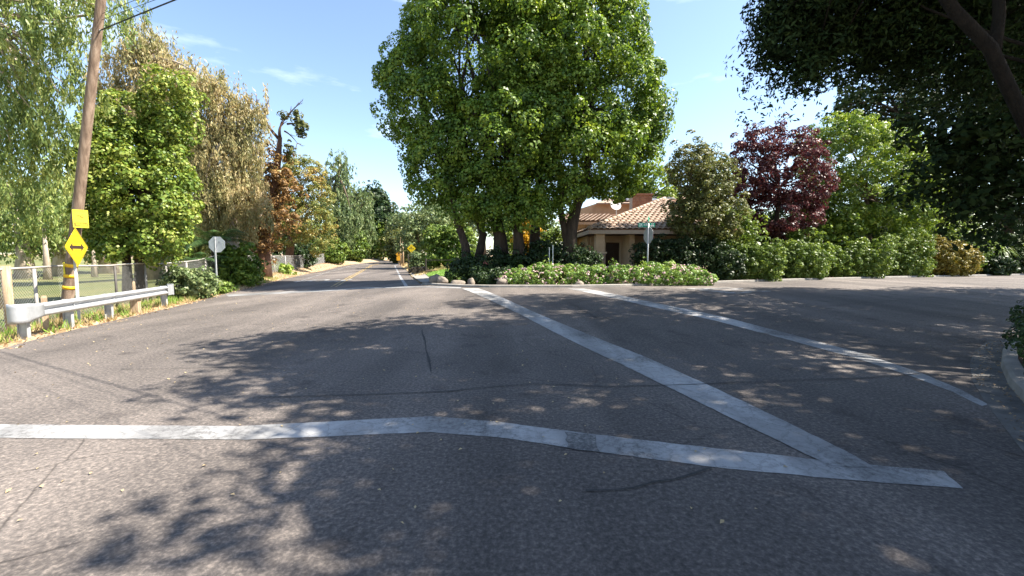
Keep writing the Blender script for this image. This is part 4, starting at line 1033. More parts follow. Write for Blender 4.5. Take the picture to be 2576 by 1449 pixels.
# lower rear-left wing roof and wall
wy0, wy1 = 33.0, 37.0; wz = Q(1440, 557, wy0).z; wr = Q(1440, 537, wy1 - 1).z
wx0, wx1 = Q(1405, 557, wy0).x, Q(1580, 557, wy0).x
wing = roof_slope('wing_roof', [(wx0, wy0, wz), (wx1, wy0, wz), (wx1, wy1, wr), (wx0 + 0.6, wy1, wr)], hs)
wp = (wr - wz) / (wy1 - wy0); wl = math.hypot(wy1 - wy0, wr - wz)
lay_tiles(wing, (wx0, wy0, wz), (1, 0, 0), (0, 1, wp), int(wl / TL), lambda s: (0.15, wx1 - wx0 - 0.3), 300)
wall(wx0 + 0.4, wx1, wy0 + 0.5, 0.2, gz, wz - 0.02); m = MB(); m.box(((wx0 + wx1) / 2, wy0, wz - 0.14), (wx1 - wx0, 0.06, 0.22)); m.build('fascia', 'fascia', hs)
# upper storey with solar panels
uy = 39.0; uz0 = wr - 0.4; ux0, ux1 = Q(1405, 520, uy).x, Q(1790, 520, uy).x
uzt = Q(1560, 512, uy).z
m = MB(); gp = [(Q(1410, 545, uy).x, Q(1410, 545, uy).z - 1.5), (ux1, Q(1410, 545, uy).z - 1.5), (ux1, uzt), (Q(1500, 513, uy).x, uzt), (Q(1422, 537, uy).x, Q(1422, 537, uy).z)]
m.prism(gp, (0, uy, 0), (1, 0, 0), (0, 0, 1), (0, 0.2, 0)); m.build('upper_wall', 'stucco', hs)
ry1 = 45.0; rz1 = Q(1590, 484, ry1).z
rx0, rx1 = Q(1505, 512, uy).x, ux1
urf = roof_slope('upper_roof', [(rx0 - 0.3, uy - 0.5, uzt), (rx1, uy - 0.5, uzt), (rx1, ry1, rz1), (Q(1565, 484, ry1).x, ry1, rz1)], hs, 'roof_tile')
upn = Vector((0, ry1 - uy + 0.5, rz1 - uzt)).normalized(); nrm = Vector((1, 0, 0)).cross(upn)
Mp = Matrix((Vector((1, 0, 0)), upn, nrm)).transposed()
def panel(x, s):
    o = Vector((x, uy - 0.5, uzt)) + upn * s + nrm * 0.16
    m = MB(); m.box(o, (1.62, 1.0, 0.04), M=Mp); pf = m.build('solar_panel', 'panel_frame', urf); m = MB(); m.box(o + nrm * 0.022, (1.54, 0.92, 0.008), M=Mp); m.build('pane', 'solar', pf)
px0 = Q(1555, 505, 40).x
for i in range(3): panel(px0 + 0.2 + i * 1.68, 0.9)
for i in range(3): panel(px0 + 1.2 + i * 1.68, 1.95)
for i in range(4): panel(px0 + 2.5 + i * 1.68, 4.6)
# chimney with brick courses
cy = 34.6; cx0, cx1 = Q(1590, 520, cy).x, Q(1640, 520, cy).x; czt = Q(1600, 490, cy).z
m = MB(); m.box(((cx0 + cx1) / 2, cy + 0.4, (RZ - 1.5 + czt) / 2), (cx1 - cx0 - 0.04, 0.9, czt - RZ + 1.5)); ch = m.build('chimney', 'mortar', hs)
zz = RZ - 1.2; r = 0
while zz < czt - 0.05:
    x = cx0 - (0.17 if r % 2 else 0)
    while x < cx1 - 0.05:
        a_, b_ = max(x, cx0), min(x + 0.34, cx1)
        if b_ - a_ > 0.06:
            m = MB(); m.box(((a_ + b_) / 2, cy - 0.045, zz + 0.07), (b_ - a_ - 0.02, 0.05, 0.125)); m.build('brick', 'brick', ch)
        x += 0.34
    zz += 0.145; r += 1
m = MB(); m.box(((cx0 + cx1) / 2, cy + 0.4, czt + 0.04), (cx1 - cx0 + 0.16, 1.06, 0.12)); m.build('cap', 'brick', ch)
# satellite dish on the roof
dc = Q(1549, 517, 33.2); dg = empty('satellite_dish', (dc.x + 0.1, 33.4, dc.z - 0.7), 'small round pale satellite dish standing on the tiled roof', 'satellite dish')
m = MB(); dn = Vector((0.15, -0.9, 0.35)).normalized(); r1, u1, n1 = face_axes(dn); k = 20
for ri, dp in ((0.0, 0.09), (0.18, 0.075), (0.32, 0.04), (0.42, 0.0)):
    for i in range(k): an = 2 * math.pi * i / k; m.v.append(tuple(dc + r1 * ri * 1.05 * math.cos(an) + u1 * ri * 0.92 * math.sin(an) - n1 * dp))
m.f = [(a * k + i, a * k + (i + 1) % k, (a + 1) * k + (i + 1) % k, (a + 1) * k + i) for a in range(3) for i in range(k)]
d_ = m.build('reflector', 'dish', dg, smooth=True); d_.modifiers.new('thickness', 'SOLIDIFY').thickness = 0.01
m = MB(); m.tube([dc - n1 * 0.05 - u1 * 0.38, dc + n1 * 0.35 - u1 * 0.12], 0.018, 6); m.box(dc + n1 * 0.37 - u1 * 0.10, (0.07, 0.1, 0.07)); m.build('feed_arm', 'grey_metal', dg)
m = MB(); m.tube([dc - n1 * 0.06, Vector((dc.x + 0.1, 33.45, dc.z - 0.25)), Vector((dc.x + 0.15, 33.45, dc.z - 1.0))], 0.03, 8); m.build('mast', 'galvanised_dull', dg)
# garden stakes beside the hedge
for u, v0, lab in ((1382, 624, 'thin white garden stake among the shrubs by the porch, shorter one'), (1391, 618, 'thin white garden stake among the shrubs by the porch, taller one')):
    t = Q(u, v0, 23.6); b = Vector((t.x, 23.6, G(t.x, 23.6))); m = MB(); m.tube([b - Z3 * 0.1, t], 0.022, 8); m.tube([t, t + Z3 * 0.03], [0.03, 0.03], 8)
    tag(m.build('garden_stake', 'sign_white', origin=b), lab, 'stake', 'white garden stakes')
# grey planter box / cabinet at the far right of the street
cb = P(2560, 688); cY = cb.y - 0.5
x0 = Q(2532, 680, cY).x; x1 = x0 + 7.5; z0 = H(x0, cY); z1 = Q(2540, 634, cY).z
gb = empty('panelled_wall', (x0, cY, z0), 'grey panelled garden wall with dark cap beyond the golden shrub', 'wall')
m = MB(); m.box((x0 + 0.6, cY - 0.4, (z0 + z1) / 2 - 0.1), (1.3, 1.0, z1 - z0)); m.build('pier', 'concrete', gb)
m = MB(); m.box(((x0 + x1) / 2 + 0.6, cY, (z0 + z1) / 2), (x1 - x0 - 1.0, 0.2, z1 - z0 - 0.1)); wl_ = m.build('backing', 'grey_metal', gb)
for i in range(5):
    xa = x0 + 1.35 + i * 1.2; m = MB(); m.box((xa + 0.55, cY - 0.12, (z0 + z1) / 2 - 0.05), (1.06, 0.06, z1 - z0 - 0.35)); m.build('panel', 'grey_panel', gb)
m = MB(); m.box(((x0 + x1) / 2, cY - 0.05, z1 + 0.03), (x1 - x0, 0.5, 0.14)); m.build('cap', 'grey_metal', gb)

# ================================================================== vegetation
def gp(x, y, dz=0.0): return Vector((x, y, G(x, y) + dz))
def stem(a, b, r0, r1, n=7, bend=0.05, seed=1):
    rg = random.Random(seed); pts = curve_pts(a, b, n, bend, rg); return pts, [r0 + (r1 - r0) * i / (n - 1) for i in range(n)]
def flare(spec, k=1.5):
    pts, rad = spec; rad = list(rad); rad[0] *= k; rad[1] *= 1 + (k - 1) * 0.25; return pts, rad
RND = dict(mode='round')

# ---------- the big camphor pair on the corner
def px_stem(path, Y, r0, r1, dY=0.0):
    n = len(path); pts = [Q(u, v, Y + dY * i / (n - 1)) for i, (u, v) in enumerate(path)]
    pts[0].z = min(pts[0].z, G(pts[0].x, pts[0].y)) - 0.05
    return pts, [r0 + (r1 - r0) * i / (n - 1) for i in range(n)]
E1 = [EL(1230, 150, 215, 190, 25.5), EL(1080, 250, 118, 135, 25.5), EL(1130, 400, 110, 95, 25.0), EL(1250, 350, 150, 130, 24.5),
      EL(1120, 90, 95, 120, 26), EL(1220, -40, 165, 85, 26), EL(1200, 480, 95, 65, 24.5), EL(1300, 500, 60, 50, 24), EL(1045, 190, 80, 80, 25.5), EL(1310, 250, 130, 200, 25.3), EL(1310, 30, 140, 140, 25.6), EL(1090, 330, 85, 90, 25.2), EL(1110, 455, 75, 50, 24.8), EL(1170, 515, 60, 40, 24.2), EL(1245, 545, 55, 32, 23.8)]
t1 = [flare(px_stem([(1178, 690), (1172, 620), (1150, 555), (1138, 500), (1120, 430)], 24.3, 0.24, 0.14)),
      flare(px_stem([(1192, 690), (1215, 590), (1195, 530), (1185, 450)], 25.2, 0.22, 0.14)),
      flare(px_stem([(1262, 690), (1258, 600), (1245, 530), (1225, 440), (1230, 300)], 24.8, 0.40, 0.2)),
      flare(px_stem([(1307, 690), (1304, 600), (1300, 540), (1290, 430)], 24.2, 0.32, 0.2))]
tree('camphor_tree', 'huge dense green tree with several dark leaning trunks beside the lawn', 'tree', gp(t1[2][0][0].x, 24.8), t1, E1, 'leaf_camphor',
     dict(nclump=1400, per=120, cr=0.58, Ln=0.16, W=0.115, inner=0.55, keep=0.66, rough=0.12, flat=1.0, lean=0.8), seed=11, nlimb=22, limb_r=0.16, bark='bark_dark', group='camphor trees on the corner')
E2 = [EL(1420, 130, 180, 190, 25.8), EL(1530, 250, 135, 150, 26), EL(1480, 390, 140, 90, 25.5), EL(1400, 300, 130, 140, 24.8),
      EL(1450, -30, 130, 85, 26), EL(1545, 120, 85, 110, 26.2), EL(1330, 460, 75, 55, 24.2), EL(1565, 400, 80, 65, 26), EL(1370, -50, 150, 80, 26), EL(1590, 300, 75, 90, 26.0), EL(1350, 200, 130, 200, 25.8), EL(1520, 20, 75, 90, 26), EL(1410, 480, 60, 45, 24.0), EL(1545, 460, 60, 40, 25.6), EL(1345, 530, 45, 35, 23.8)]
t2 = [flare(px_stem([(1428, 690), (1436, 580), (1450, 520), (1470, 470), (1480, 390), (1490, 280)], 24.6, 0.36, 0.18)),
      px_stem([(1445, 535), (1405, 500), (1425, 470), (1450, 440), (1440, 350)], 24.6, 0.20, 0.12),
      flare(px_stem([(1348, 690), (1346, 600), (1350, 520), (1360, 420), (1380, 300)], 25.4, 0.30, 0.18))]
tree('camphor_tree', 'huge dense green tree with forked trunk leaning beside the house porch, sunlit on one side', 'tree', gp(t2[0][0][0].x, 24.6), t2, E2, 'leaf_camphor',
     dict(nclump=1400, per=120, cr=0.58, Ln=0.16, W=0.115, inner=0.55, keep=0.66, rough=0.12, flat=1.0, lean=0.8), seed=12, nlimb=22, limb_r=0.15, bark='bark_dark', group='camphor trees on the corner')

# ---------- island flowering hedge
Eh = []
rg = random.Random(21)
top_prof = [(1285, 684), (1320, 676), (1360, 668), (1400, 668), (1450, 671), (1500, 672), (1550, 668), (1600, 672), (1640, 668), (1690, 664), (1730, 672), (1755, 686)]
for i, (u, vt) in enumerate(top_prof):
    Y = 21.9 + 0.25 * math.sin(i); b = P(u, 720)
    Y = b.y + 1.1; tp = Q(u, vt, Y).z; g = G(Q(u, vt, Y).x, Y); c = Q(u, vt, Y)
    Eh.append(((c.x, Y, (tp + g) / 2 - 0.05), (0.75, 1.0, (tp - g) / 2 + 0.05)))
shrub('flowering_hedge', 'low sunlit green hedge dotted with pale pink flowers along the corner kerb', 'hedge', Eh, 'leaf_lantana',
      dict(nclump=900, per=45, cr=0.20, Ln=0.085, W=0.055, inner=0.75, keep=0.75, rough=0.07), seed=31, stems=24,
      extra=[('flower', Eh, 'petal', dict(nclump=620, per=7, cr=0.07, Ln=0.07, W=0.065, inner=0.97, keep=0.97, rough=0.05))])
def leafy_shoot(label, u, v, Y, n, Ln, seed, mat='leaf_bright', cat='plant', grp=None):
    t = Q(u, v, Y); b = gp(t.x, Y); rng = np.random.default_rng(seed)
    o = empty('young_plant', b, label, cat, grp)
    m = MB(); m.tube(curve_pts(b, t, 5, 0.05, random.Random(seed)), [0.02, 0.018, 0.014, 0.01, 0.006], 5); m.build('stem', 'bark', o)
    h = rng.uniform(0.55, 1.0, n); C = np.array(b)[None] + (np.array(t) - np.array(b))[None] * h[:, None] + rng.normal(size=(n, 3)) * 0.12
    quads_mesh('foliage', leaf_quads(rng, C, unit(rng.normal(size=(n, 3)) + np.array([0.4, -0.5, 0.7])), Ln, Ln * 0.45, np.array([0, 0, 1.0]) + rng.normal(size=(n, 3)) * 0.8), mat, o)
leafy_shoot('leafy green shoot rising from the flowering hedge before the porch door', 1540, 652, 21.9, 40, 0.17, 1)
leafy_shoot('leafy green shoot at the foot of the edge-on stop sign post', 1617, 655, 21.8, 40, 0.16, 2)
leafy_shoot('broad yellow-green leaved shoot on the hedge top past the edge-on stop sign', 1691, 658, 22.4, 24, 0.34, 3, 'leaf_bright')
leafy_shoot('leafy shoot in the flowering hedge by the white garden stakes', 1375, 655, 22.0, 30, 0.2, 4, 'leaf_bright')

# ---------- understory of the corner bed (in tree shade)
def bush(name, label, u0, u1, vtop, vbot, Y, leaf, seed, cl=(260, 50), Ln=0.10, W=0.06, cr=0.24, depth=0.9, parts=4, group=None, cat='shrub', rough=0.1, mode='round', stems=5):
    """shrub filling a pixel box at depth Y; ground contact from G"""
    rg = random.Random(seed); E = []
    for i in range(parts):
        t = (i + 0.5) / parts; u = u0 + (u1 - u0) * t; hw = (u1 - u0) / parts * 0.88 * Y / F
        vt = vtop + rg.uniform(0, 0.34) * (vbot - vtop); c = Q(u, vt, Y); g = G(c.x, Y)
        hh = (c.z - g) / 2; E.append(((c.x, Y + rg.uniform(-.35, .35) * hw, g + hh), (hw * rg.uniform(0.85, 1.25), max(0.35, min(hw * depth * 1.3, 2.2)), hh * 1.02)))
    return shrub(name, label, cat, E, leaf, dict(nclump=cl[0], per=cl[1], cr=cr, Ln=Ln, W=W, inner=0.6, keep=0.6, rough=rough, mode=mode), seed=seed, group=group, stems=stems)
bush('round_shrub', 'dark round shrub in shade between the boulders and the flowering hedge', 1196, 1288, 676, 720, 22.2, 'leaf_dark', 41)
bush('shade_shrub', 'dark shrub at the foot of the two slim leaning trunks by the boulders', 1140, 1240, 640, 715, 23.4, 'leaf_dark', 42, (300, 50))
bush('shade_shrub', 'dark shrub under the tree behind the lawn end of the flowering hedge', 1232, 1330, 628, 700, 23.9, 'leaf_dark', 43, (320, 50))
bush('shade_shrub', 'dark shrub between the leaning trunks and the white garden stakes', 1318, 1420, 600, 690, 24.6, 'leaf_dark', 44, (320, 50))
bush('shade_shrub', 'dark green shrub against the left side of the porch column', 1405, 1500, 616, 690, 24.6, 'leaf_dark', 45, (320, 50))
bush('lawn_shrub', 'small light green shrub at the lawn edge in front of dark trunks', 1136, 1162, 682, 706, 23.0, 'leaf_hedge', 46, (60, 40), parts=2)
bush('yard_tree', 'round dark-green bushy tree behind the picket fence', 1078, 1180, 560, 668, 41, 'leaf_hedge', 47, (420, 50), Ln=0.2, W=0.12, cr=0.45, rough=0.2)
bush('golden_bush', 'bright yellow-orange bush glowing between the tree trunks', 1308, 1364, 530, 640, 33, 'leaf_yellow', 48, (200, 50), Ln=0.14, W=0.09, cr=0.4)
bush('yard_shrub', 'green shrub behind the camphor trunks on the lawn side of the golden bush', 1255, 1320, 555, 660, 36, 'leaf_bright', 49, (200, 45), Ln=0.16, W=0.1, cr=0.4)
bush('yard_shrub', 'tall pale green shrub between the golden bush and the house wing', 1362, 1420, 560, 660, 31.5, 'leaf_hedge', 50, (200, 45), Ln=0.14, W=0.09, cr=0.4)
bush('yard_shrub', 'grey-green shrub behind the log pile', 1040, 1085, 632, 668, 46, 'leaf_greygreen', 51, (160, 45), Ln=0.18, W=0.1, cr=0.4)
# pink flowers under the trees
rngp = np.random.default_rng(5)
for (u, v, lab) in ((1221, 660, 'pink flower head among the dark shrubs under the trees'),):
    c = Q(u, v, 22.9); o = empty('flower', gp(c.x, 22.9), lab, 'flower'); m = MB(); m.tube([gp(c.x, 22.9), c], 0.012, 5); m.build('stem', 'leaf_hedge', o)
    C = np.array(c)[None] + rngp.normal(size=(40, 3)) * 0.07; quads_mesh('petals', leaf_quads(rngp, C, rngp.normal(size=(40, 3)), 0.09, 0.07), 'petal_red', o)

# ---------- right of the house: dark hedge, olive tree, plum, green trees, sunlit hedge
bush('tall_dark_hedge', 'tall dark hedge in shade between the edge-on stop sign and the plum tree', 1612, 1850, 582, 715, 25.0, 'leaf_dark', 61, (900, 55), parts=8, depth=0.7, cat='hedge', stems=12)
def far_row_Y(u):
    d = (u - CU) / F; t = (far0.y * d - far0.x) / (rd.x - d * rd.y); return far0.y + rd.y * t
def row(name, label, u0, u1, vt, leaf, seed, back=1.0, n=(260, 50), **kw):
    return bush(name, label, u0, u1, vt, 700, far_row_Y((u0 + u1) / 2) + back, leaf, seed, n, **kw)
row('sunlit_hedge', 'sunlit green hedge shrub under the plum tree along the right-hand street', 1805, 1960, 604, 'leaf_hedge', 62, n=(620, 50), rough=0.15, parts=7, cr=0.2, Ln=0.09, W=0.055, group='hedge shrubs along the street', cat='hedge')
row('sunlit_hedge', 'sunlit green hedge shrub with a taller leader behind it, middle of the street hedge', 1950, 2075, 606, 'leaf_hedge', 63, n=(620, 50), rough=0.15, parts=7, cr=0.2, Ln=0.09, W=0.055, group='hedge shrubs along the street', cat='hedge')
row('sunlit_hedge', 'sunlit green hedge shrub between the middle shrub and the taller one of the street hedge', 2082, 2230, 602, 'leaf_hedge', 64, n=(620, 50), rough=0.15, parts=7, cr=0.2, Ln=0.09, W=0.055, group='hedge shrubs along the street', cat='hedge')
row('sunlit_hedge', 'taller sunlit hedge shrub next to the golden rounded shrub', 2215, 2345, 574, 'leaf_hedge', 65, n=(620, 50), rough=0.15, parts=7, cr=0.2, Ln=0.09, W=0.055, group='hedge shrubs along the street', cat='hedge')
row('golden_shrub', 'rounded golden-green clipped shrub at the end of the street hedge', 2325, 2440, 590, 'leaf_gold', 66, n=(620, 50), Ln=0.12, W=0.08, cr=0.22, parts=3, cat='shrub')
row('grey_shrub', 'loose grey-green shrub showing above the golden shrub', 2360, 2470, 560, 'leaf_hedge', 67, back=3.0, n=(200, 36), Ln=0.15, W=0.09)
# olive-like tree
Yt = 25.6
tree('olive_tree', 'olive-brown small tree beside the house roof', 'tree', gp(Q(1720, 690, Yt).x, Yt), [flare(px_stem([(1722, 690), (1726, 600), (1720, 540)], Yt, 0.16, 0.1))],
     [EL(1735, 450, 52, 70, Yt), EL(1775, 490, 55, 70, Yt), EL(1722, 530, 42, 50, Yt), EL(1735, 400, 32, 35, Yt), EL(1760, 560, 65, 45, Yt), EL(1790, 440, 45, 60, Yt + 0.5), EL(1820, 540, 45, 60, Yt)], 'leaf_olive',
     dict(nclump=560, per=60, cr=0.36, Ln=0.14, W=0.08, rough=0.2, lean=0.85), seed=71, nlimb=12, limb_r=0.07)
tree('garden_tree', 'bright green tree behind the tiled roof of the house', 'tree', gp(Q(1640, 690, 42).x, 42), [flare(px_stem([(1650, 690), (1645, 560), (1640, 500)], 42, 0.25, 0.15))],
     [EL(1640, 470, 62, 60, 42), EL(1600, 490, 40, 45, 42), EL(1800, 470, 60, 70, 44)], 'leaf_bright', dict(nclump=260, per=60, cr=0.6, Ln=0.24, W=0.14, rough=0.3), seed=72, nlimb=8)
Yt = 30.0
tree('plum_tree', 'dark purple-red leaved plum tree behind the street hedge', 'tree', gp(Q(1945, 690, Yt).x, Yt), [flare(px_stem([(1945, 690), (1950, 610), (1955, 540), (1960, 470)], Yt, 0.2, 0.1))],
     [EL(1900, 430, 70, 85, Yt), EL(1985, 430, 85, 90, Yt), EL(1960, 360, 65, 55, Yt), EL(2045, 470, 48, 55, Yt), EL(1870, 500, 55, 70, Yt), EL(1950, 540, 95, 60, Yt), EL(1900, 365, 30, 50, Yt), EL(1850, 560, 45, 45, Yt)], 'leaf_plum',
     dict(nclump=620, per=60, cr=0.42, Ln=0.16, W=0.10, rough=0.25, keep=0.55, lean=0.85), seed=73, nlimb=16, limb_r=0.07, bark='bark_dark')
Yt = 34.5
tree('green_tree', 'broad bright green tree beyond the plum tree, top yellowish', 'tree', gp(Q(2190, 690, Yt).x, Yt), [flare(px_stem([(2190, 690), (2185, 600), (2180, 500)], Yt, 0.3, 0.15))],
     [EL(2130, 400, 105, 95, Yt), EL(2230, 420, 95, 90, Yt), EL(2120, 340, 70, 45, Yt), EL(2280, 500, 70, 75, Yt), EL(2150, 500, 110, 80, Yt), EL(2220, 360, 60, 40, Yt), EL(2310, 560, 45, 55, Yt), EL(2060, 400, 50, 85, Yt), EL(2090, 540, 70, 70, Yt), EL(2240, 560, 80, 60, Yt), EL(2290, 440, 60, 60, Yt), EL(2330, 520, 45, 60, Yt)], 'leaf_bright',
     dict(nclump=1150, per=70, cr=0.48, Ln=0.18, W=0.10, rough=0.22, keep=0.6, lean=0.85), seed=74, nlimb=16, limb_r=0.1)
# shaded shrubbery filling in behind the street hedge
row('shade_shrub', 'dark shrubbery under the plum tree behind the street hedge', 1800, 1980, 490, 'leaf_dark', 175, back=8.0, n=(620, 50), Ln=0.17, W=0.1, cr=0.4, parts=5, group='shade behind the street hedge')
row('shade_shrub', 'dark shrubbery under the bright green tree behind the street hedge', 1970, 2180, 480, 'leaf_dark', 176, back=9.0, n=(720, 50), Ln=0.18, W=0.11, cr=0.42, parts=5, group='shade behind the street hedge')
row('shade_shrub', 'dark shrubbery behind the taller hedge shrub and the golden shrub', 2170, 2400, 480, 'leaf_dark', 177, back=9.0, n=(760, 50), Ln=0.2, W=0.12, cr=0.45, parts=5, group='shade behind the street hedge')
# middle storey joining the garden trees into one mass
row('laurel_shrub', 'tall green shrub between the olive-brown tree and the plum tree', 1770, 1880, 500, 'leaf_hedge', 181, back=3.2, n=(300, 50), Ln=0.14, W=0.085, cr=0.34, parts=3, rough=0.25)
row('laurel_shrub', 'tall bright green shrub filling between the plum tree and the broad green tree', 2030, 2150, 440, 'leaf_bright', 182, back=6.0, n=(360, 50), Ln=0.17, W=0.10, cr=0.42, parts=3, rough=0.3)
row('laurel_shrub', 'tall green shrub on the far side of the broad green tree, above the golden shrub', 2270, 2420, 450, 'leaf_hedge', 183, back=5.0, n=(420, 50), Ln=0.17, W=0.10, cr=0.42, parts=4, rough=0.3)
# taller leaders behind the hedge
row('laurel_shrub', 'tall grey-green shrub between plum tree trunk and green tree', 1990, 2070, 555, 'leaf_hedge', 75, back=2.2, n=(220, 45), Ln=0.15, W=0.09)
# dark tall trees beyond
Yt = 44
tree('dark_tree', 'tall dark tree behind the bright green tree, against the sky', 'tree', gp(Q(2330, 680, Yt).x, Yt), [flare(px_stem([(2330, 680), (2325, 560), (2300, 420), (2280, 300)], Yt, 0.5, 0.2))],
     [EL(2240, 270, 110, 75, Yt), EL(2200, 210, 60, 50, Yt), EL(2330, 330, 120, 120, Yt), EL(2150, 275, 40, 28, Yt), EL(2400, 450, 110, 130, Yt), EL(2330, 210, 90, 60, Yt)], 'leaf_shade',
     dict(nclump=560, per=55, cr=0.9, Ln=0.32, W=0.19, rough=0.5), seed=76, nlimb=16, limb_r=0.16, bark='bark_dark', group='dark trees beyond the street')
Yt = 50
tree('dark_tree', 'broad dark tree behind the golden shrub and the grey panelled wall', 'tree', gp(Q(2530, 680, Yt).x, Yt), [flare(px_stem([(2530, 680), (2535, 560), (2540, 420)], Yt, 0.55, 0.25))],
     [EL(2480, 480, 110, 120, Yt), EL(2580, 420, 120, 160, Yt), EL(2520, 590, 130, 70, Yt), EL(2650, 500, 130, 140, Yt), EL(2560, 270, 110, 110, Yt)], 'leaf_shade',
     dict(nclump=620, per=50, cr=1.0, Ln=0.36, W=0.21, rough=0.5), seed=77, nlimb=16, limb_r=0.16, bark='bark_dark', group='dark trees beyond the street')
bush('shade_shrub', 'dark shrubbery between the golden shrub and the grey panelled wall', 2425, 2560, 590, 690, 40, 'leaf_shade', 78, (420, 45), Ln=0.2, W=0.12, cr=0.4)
# strap-leaved plant over the wall
def strap_plant(name, label, c, n, Ln, wd, mat, seed, spread=1.0, cat='plant', upb=0.9):
    o = empty(name, c, label, cat); rng = np.random.default_rng(seed); Vs = []
    for i in range(n):
        an = rng.uniform(0, 2 * math.pi); el_ = rng.uniform(0.25, 1.25) * upb; l = Ln * rng.uniform(0.7, 1.2); p = Vector(c); d = Vector((math.cos(an) * math.cos(el_) * spread, math.sin(an) * math.cos(el_) * spread, math.sin(el_)))
        sd = Vector((-math.sin(an), math.cos(an), 0)); segs = 5; prev = p
        for k in range(segs):
            d2 = d + Z3 * (-0.42 * k); q = prev + d2.normalized() * l / segs; w0 = wd * (1 - k / segs * 0.8) ; w1 = wd * (1 - (k + 1) / segs * 0.85)
            Vs.append([prev - sd * w0 / 2, prev + sd * w0 / 2, q + sd * w1 / 2, q - sd * w1 / 2]); prev = q
    quads_mesh('leaves', np.array([[list(p) for p in q] for q in Vs]), mat, o)
    m = MB(); m.tube([Vector(c) - Z3 * 0.25, Vector(c) + Z3 * 0.08], [0.12, 0.06], 8); m.build('crown_base', 'bark', o); return o
pz = Q(2512, 634, 38.6); strap_plant('strap_leaved_plant', 'light green arching strap-leaved plant over the grey panelled wall', pz, 90, 1.6, 0.10, 'leaf_bright', 5)
pz = Q(2572, 626, 39.0); strap_plant('strap_leaved_plant', 'bright green strap-leaved plant standing behind the grey wall cap', pz, 70, 1.5, 0.10, 'leaf_bright', 6)
bush('clipped_shrub', 'dark clipped shrub under the strap-leaved plants beside the grey wall', 2488, 2536, 645, 690, 36.6, 'leaf_dark', 79, (200, 45), Ln=0.16, W=0.1, parts=2)
# red bark chips at the end of the hedge
rng = np.random.default_rng(8); pc = P(2455, 689); n = 900
C = np.stack([pc.x + rng.normal(size=n) * 1.1, pc.y + 0.9 + rng.normal(size=n) * 0.5, np.zeros(n)], 1); C[:, 2] = [G(x, y) + 0.05 + 0.18 * math.exp(-((x - pc.x) ** 2) / 1.5) * rng.random() for x, y in C[:, :2]]
tag(quads_mesh('bark_chips', leaf_quads(rng, C, unit(rng.normal(size=(n, 3)) + np.array([0, 0, 1.2])), 0.16, 0.08), 'red_mulch_bits'), 'heap of reddish bark chips on the ground beyond the golden shrub', 'bark chips', kind='stuff')

# ---------- near right corner: clipped hedge behind the kerb and the overhanging street trees
hl = offset_line(kl, 0.98)[2:-1]; hx = []
for a, b in zip(hl, hl[1:]):
    k = max(1, int(math.dist(a, b) / 0.7)); hx += [(a[0] + (b[0] - a[0]) * i / k, a[1] + (b[1] - a[1]) * i / k) for i in range(k)]
hx = [p for p in hx if p[0] < 17]
Eh = [((x, y, 0.58), (0.60, 0.60, 0.5)) for x, y in hx]
shrub('clipped_hedge', 'dark clipped hedge behind the curved kerb at the near corner', 'hedge', Eh, 'leaf_dark', dict(nclump=1000, per=56, cr=0.14, Ln=0.045, W=0.03, inner=0.8, keep=0.8, rough=0.03), seed=81, stems=24)
# overhanging evergreen (trunk outside the picture)
B1 = gp(11.6, 5.2)
fork = Vector((11.2, 5.6, 3.2))
tr1 = [([B1 - Z3 * 0.1, B1 + Vector((-0.1, 0.1, 1.5)), fork], [0.50, 0.40, 0.34]),
       ([fork, Q(2590, 330, 6.9), Q(2490, 120, 6.8), Q(2400, 25, 6.7), Q(2300, -120, 6.7), Q(2200, -300, 6.4)], [0.18, 0.115, 0.09, 0.075, 0.06, 0.035]),
       ([Q(2500, 140, 6.8), Q(2515, 40, 7.0), Q(2510, -120, 7.2), Q(2480, -330, 7.0)], [0.08, 0.075, 0.065, 0.045]),
       ([fork, Vector((12.5, 4.5, 6)), Vector((13.5, 3.2, 9))], [0.28, 0.2, 0.12]), ([fork, Vector((12.2, 7.5, 7)), Vector((12.6, 10, 11)), Vector((12.6, 12, 13))], [0.24, 0.18, 0.12, 0.07]), ([fork, Vector((11.0, 3.6, 6)), Vector((9.5, 1.2, 8.6))], [0.26, 0.18, 0.11])]
Eo = [EL(2150, -40, 190, 130, 9.0, 1.0), EL(2035, 130, 78, 75, 9.0, 0.9), EL(2000, 20, 85, 80, 8.6), EL(2330, 30, 180, 120, 9.0, 1.0), EL(2230, 90, 120, 60, 9.2), EL(2500, 130, 140, 140, 8.8)]
Eover = [((3.7, 8.0, 9.6), (1.6, 1.7, 0.8)), ((6.1, 5.8, 9.4), (2.1, 2.2, 1.3)), ((10, 6.8, 10.2), (3.4, 3.2, 2.0)), ((7.9, 2.8, 8.8), (1.5, 1.6, 1.1)), ((9.9, 2.6, 9.6), (2.6, 2.3, 1.7)), ((13, 4.3, 9.6), (3.0, 3.0, 2.2)), ((4.3, 5.8, 8.6), (1.0, 1.2, 0.7)),
         ((7.0, 9.4, 11.2), (2.6, 1.7, 1.0)), ((13.2, 14.0, 14.4), (3.6, 2.6, 1.3)), ((12.5, 10.2, 13.0), (3.4, 2.4, 1.6)), ((15, 9.4, 11.6), (3.6, 2.2, 1.5)), ((18.5, 11.0, 11.6), (3.6, 2.2, 1.8)), ((8.0, 7.6, 10.0), (2.6, 2.4, 1.2)), ((18.0, 7.6, 10.5), (3.0, 2.4, 1.6)), ((6.4, 3.6, 9.0), (1.5, 1.4, 0.8)), ((8.0, 1.6, 9.2), (2.0, 1.4, 1.0)), ((5.0, 6.8, 9.8), (1.8, 1.6, 0.8))]
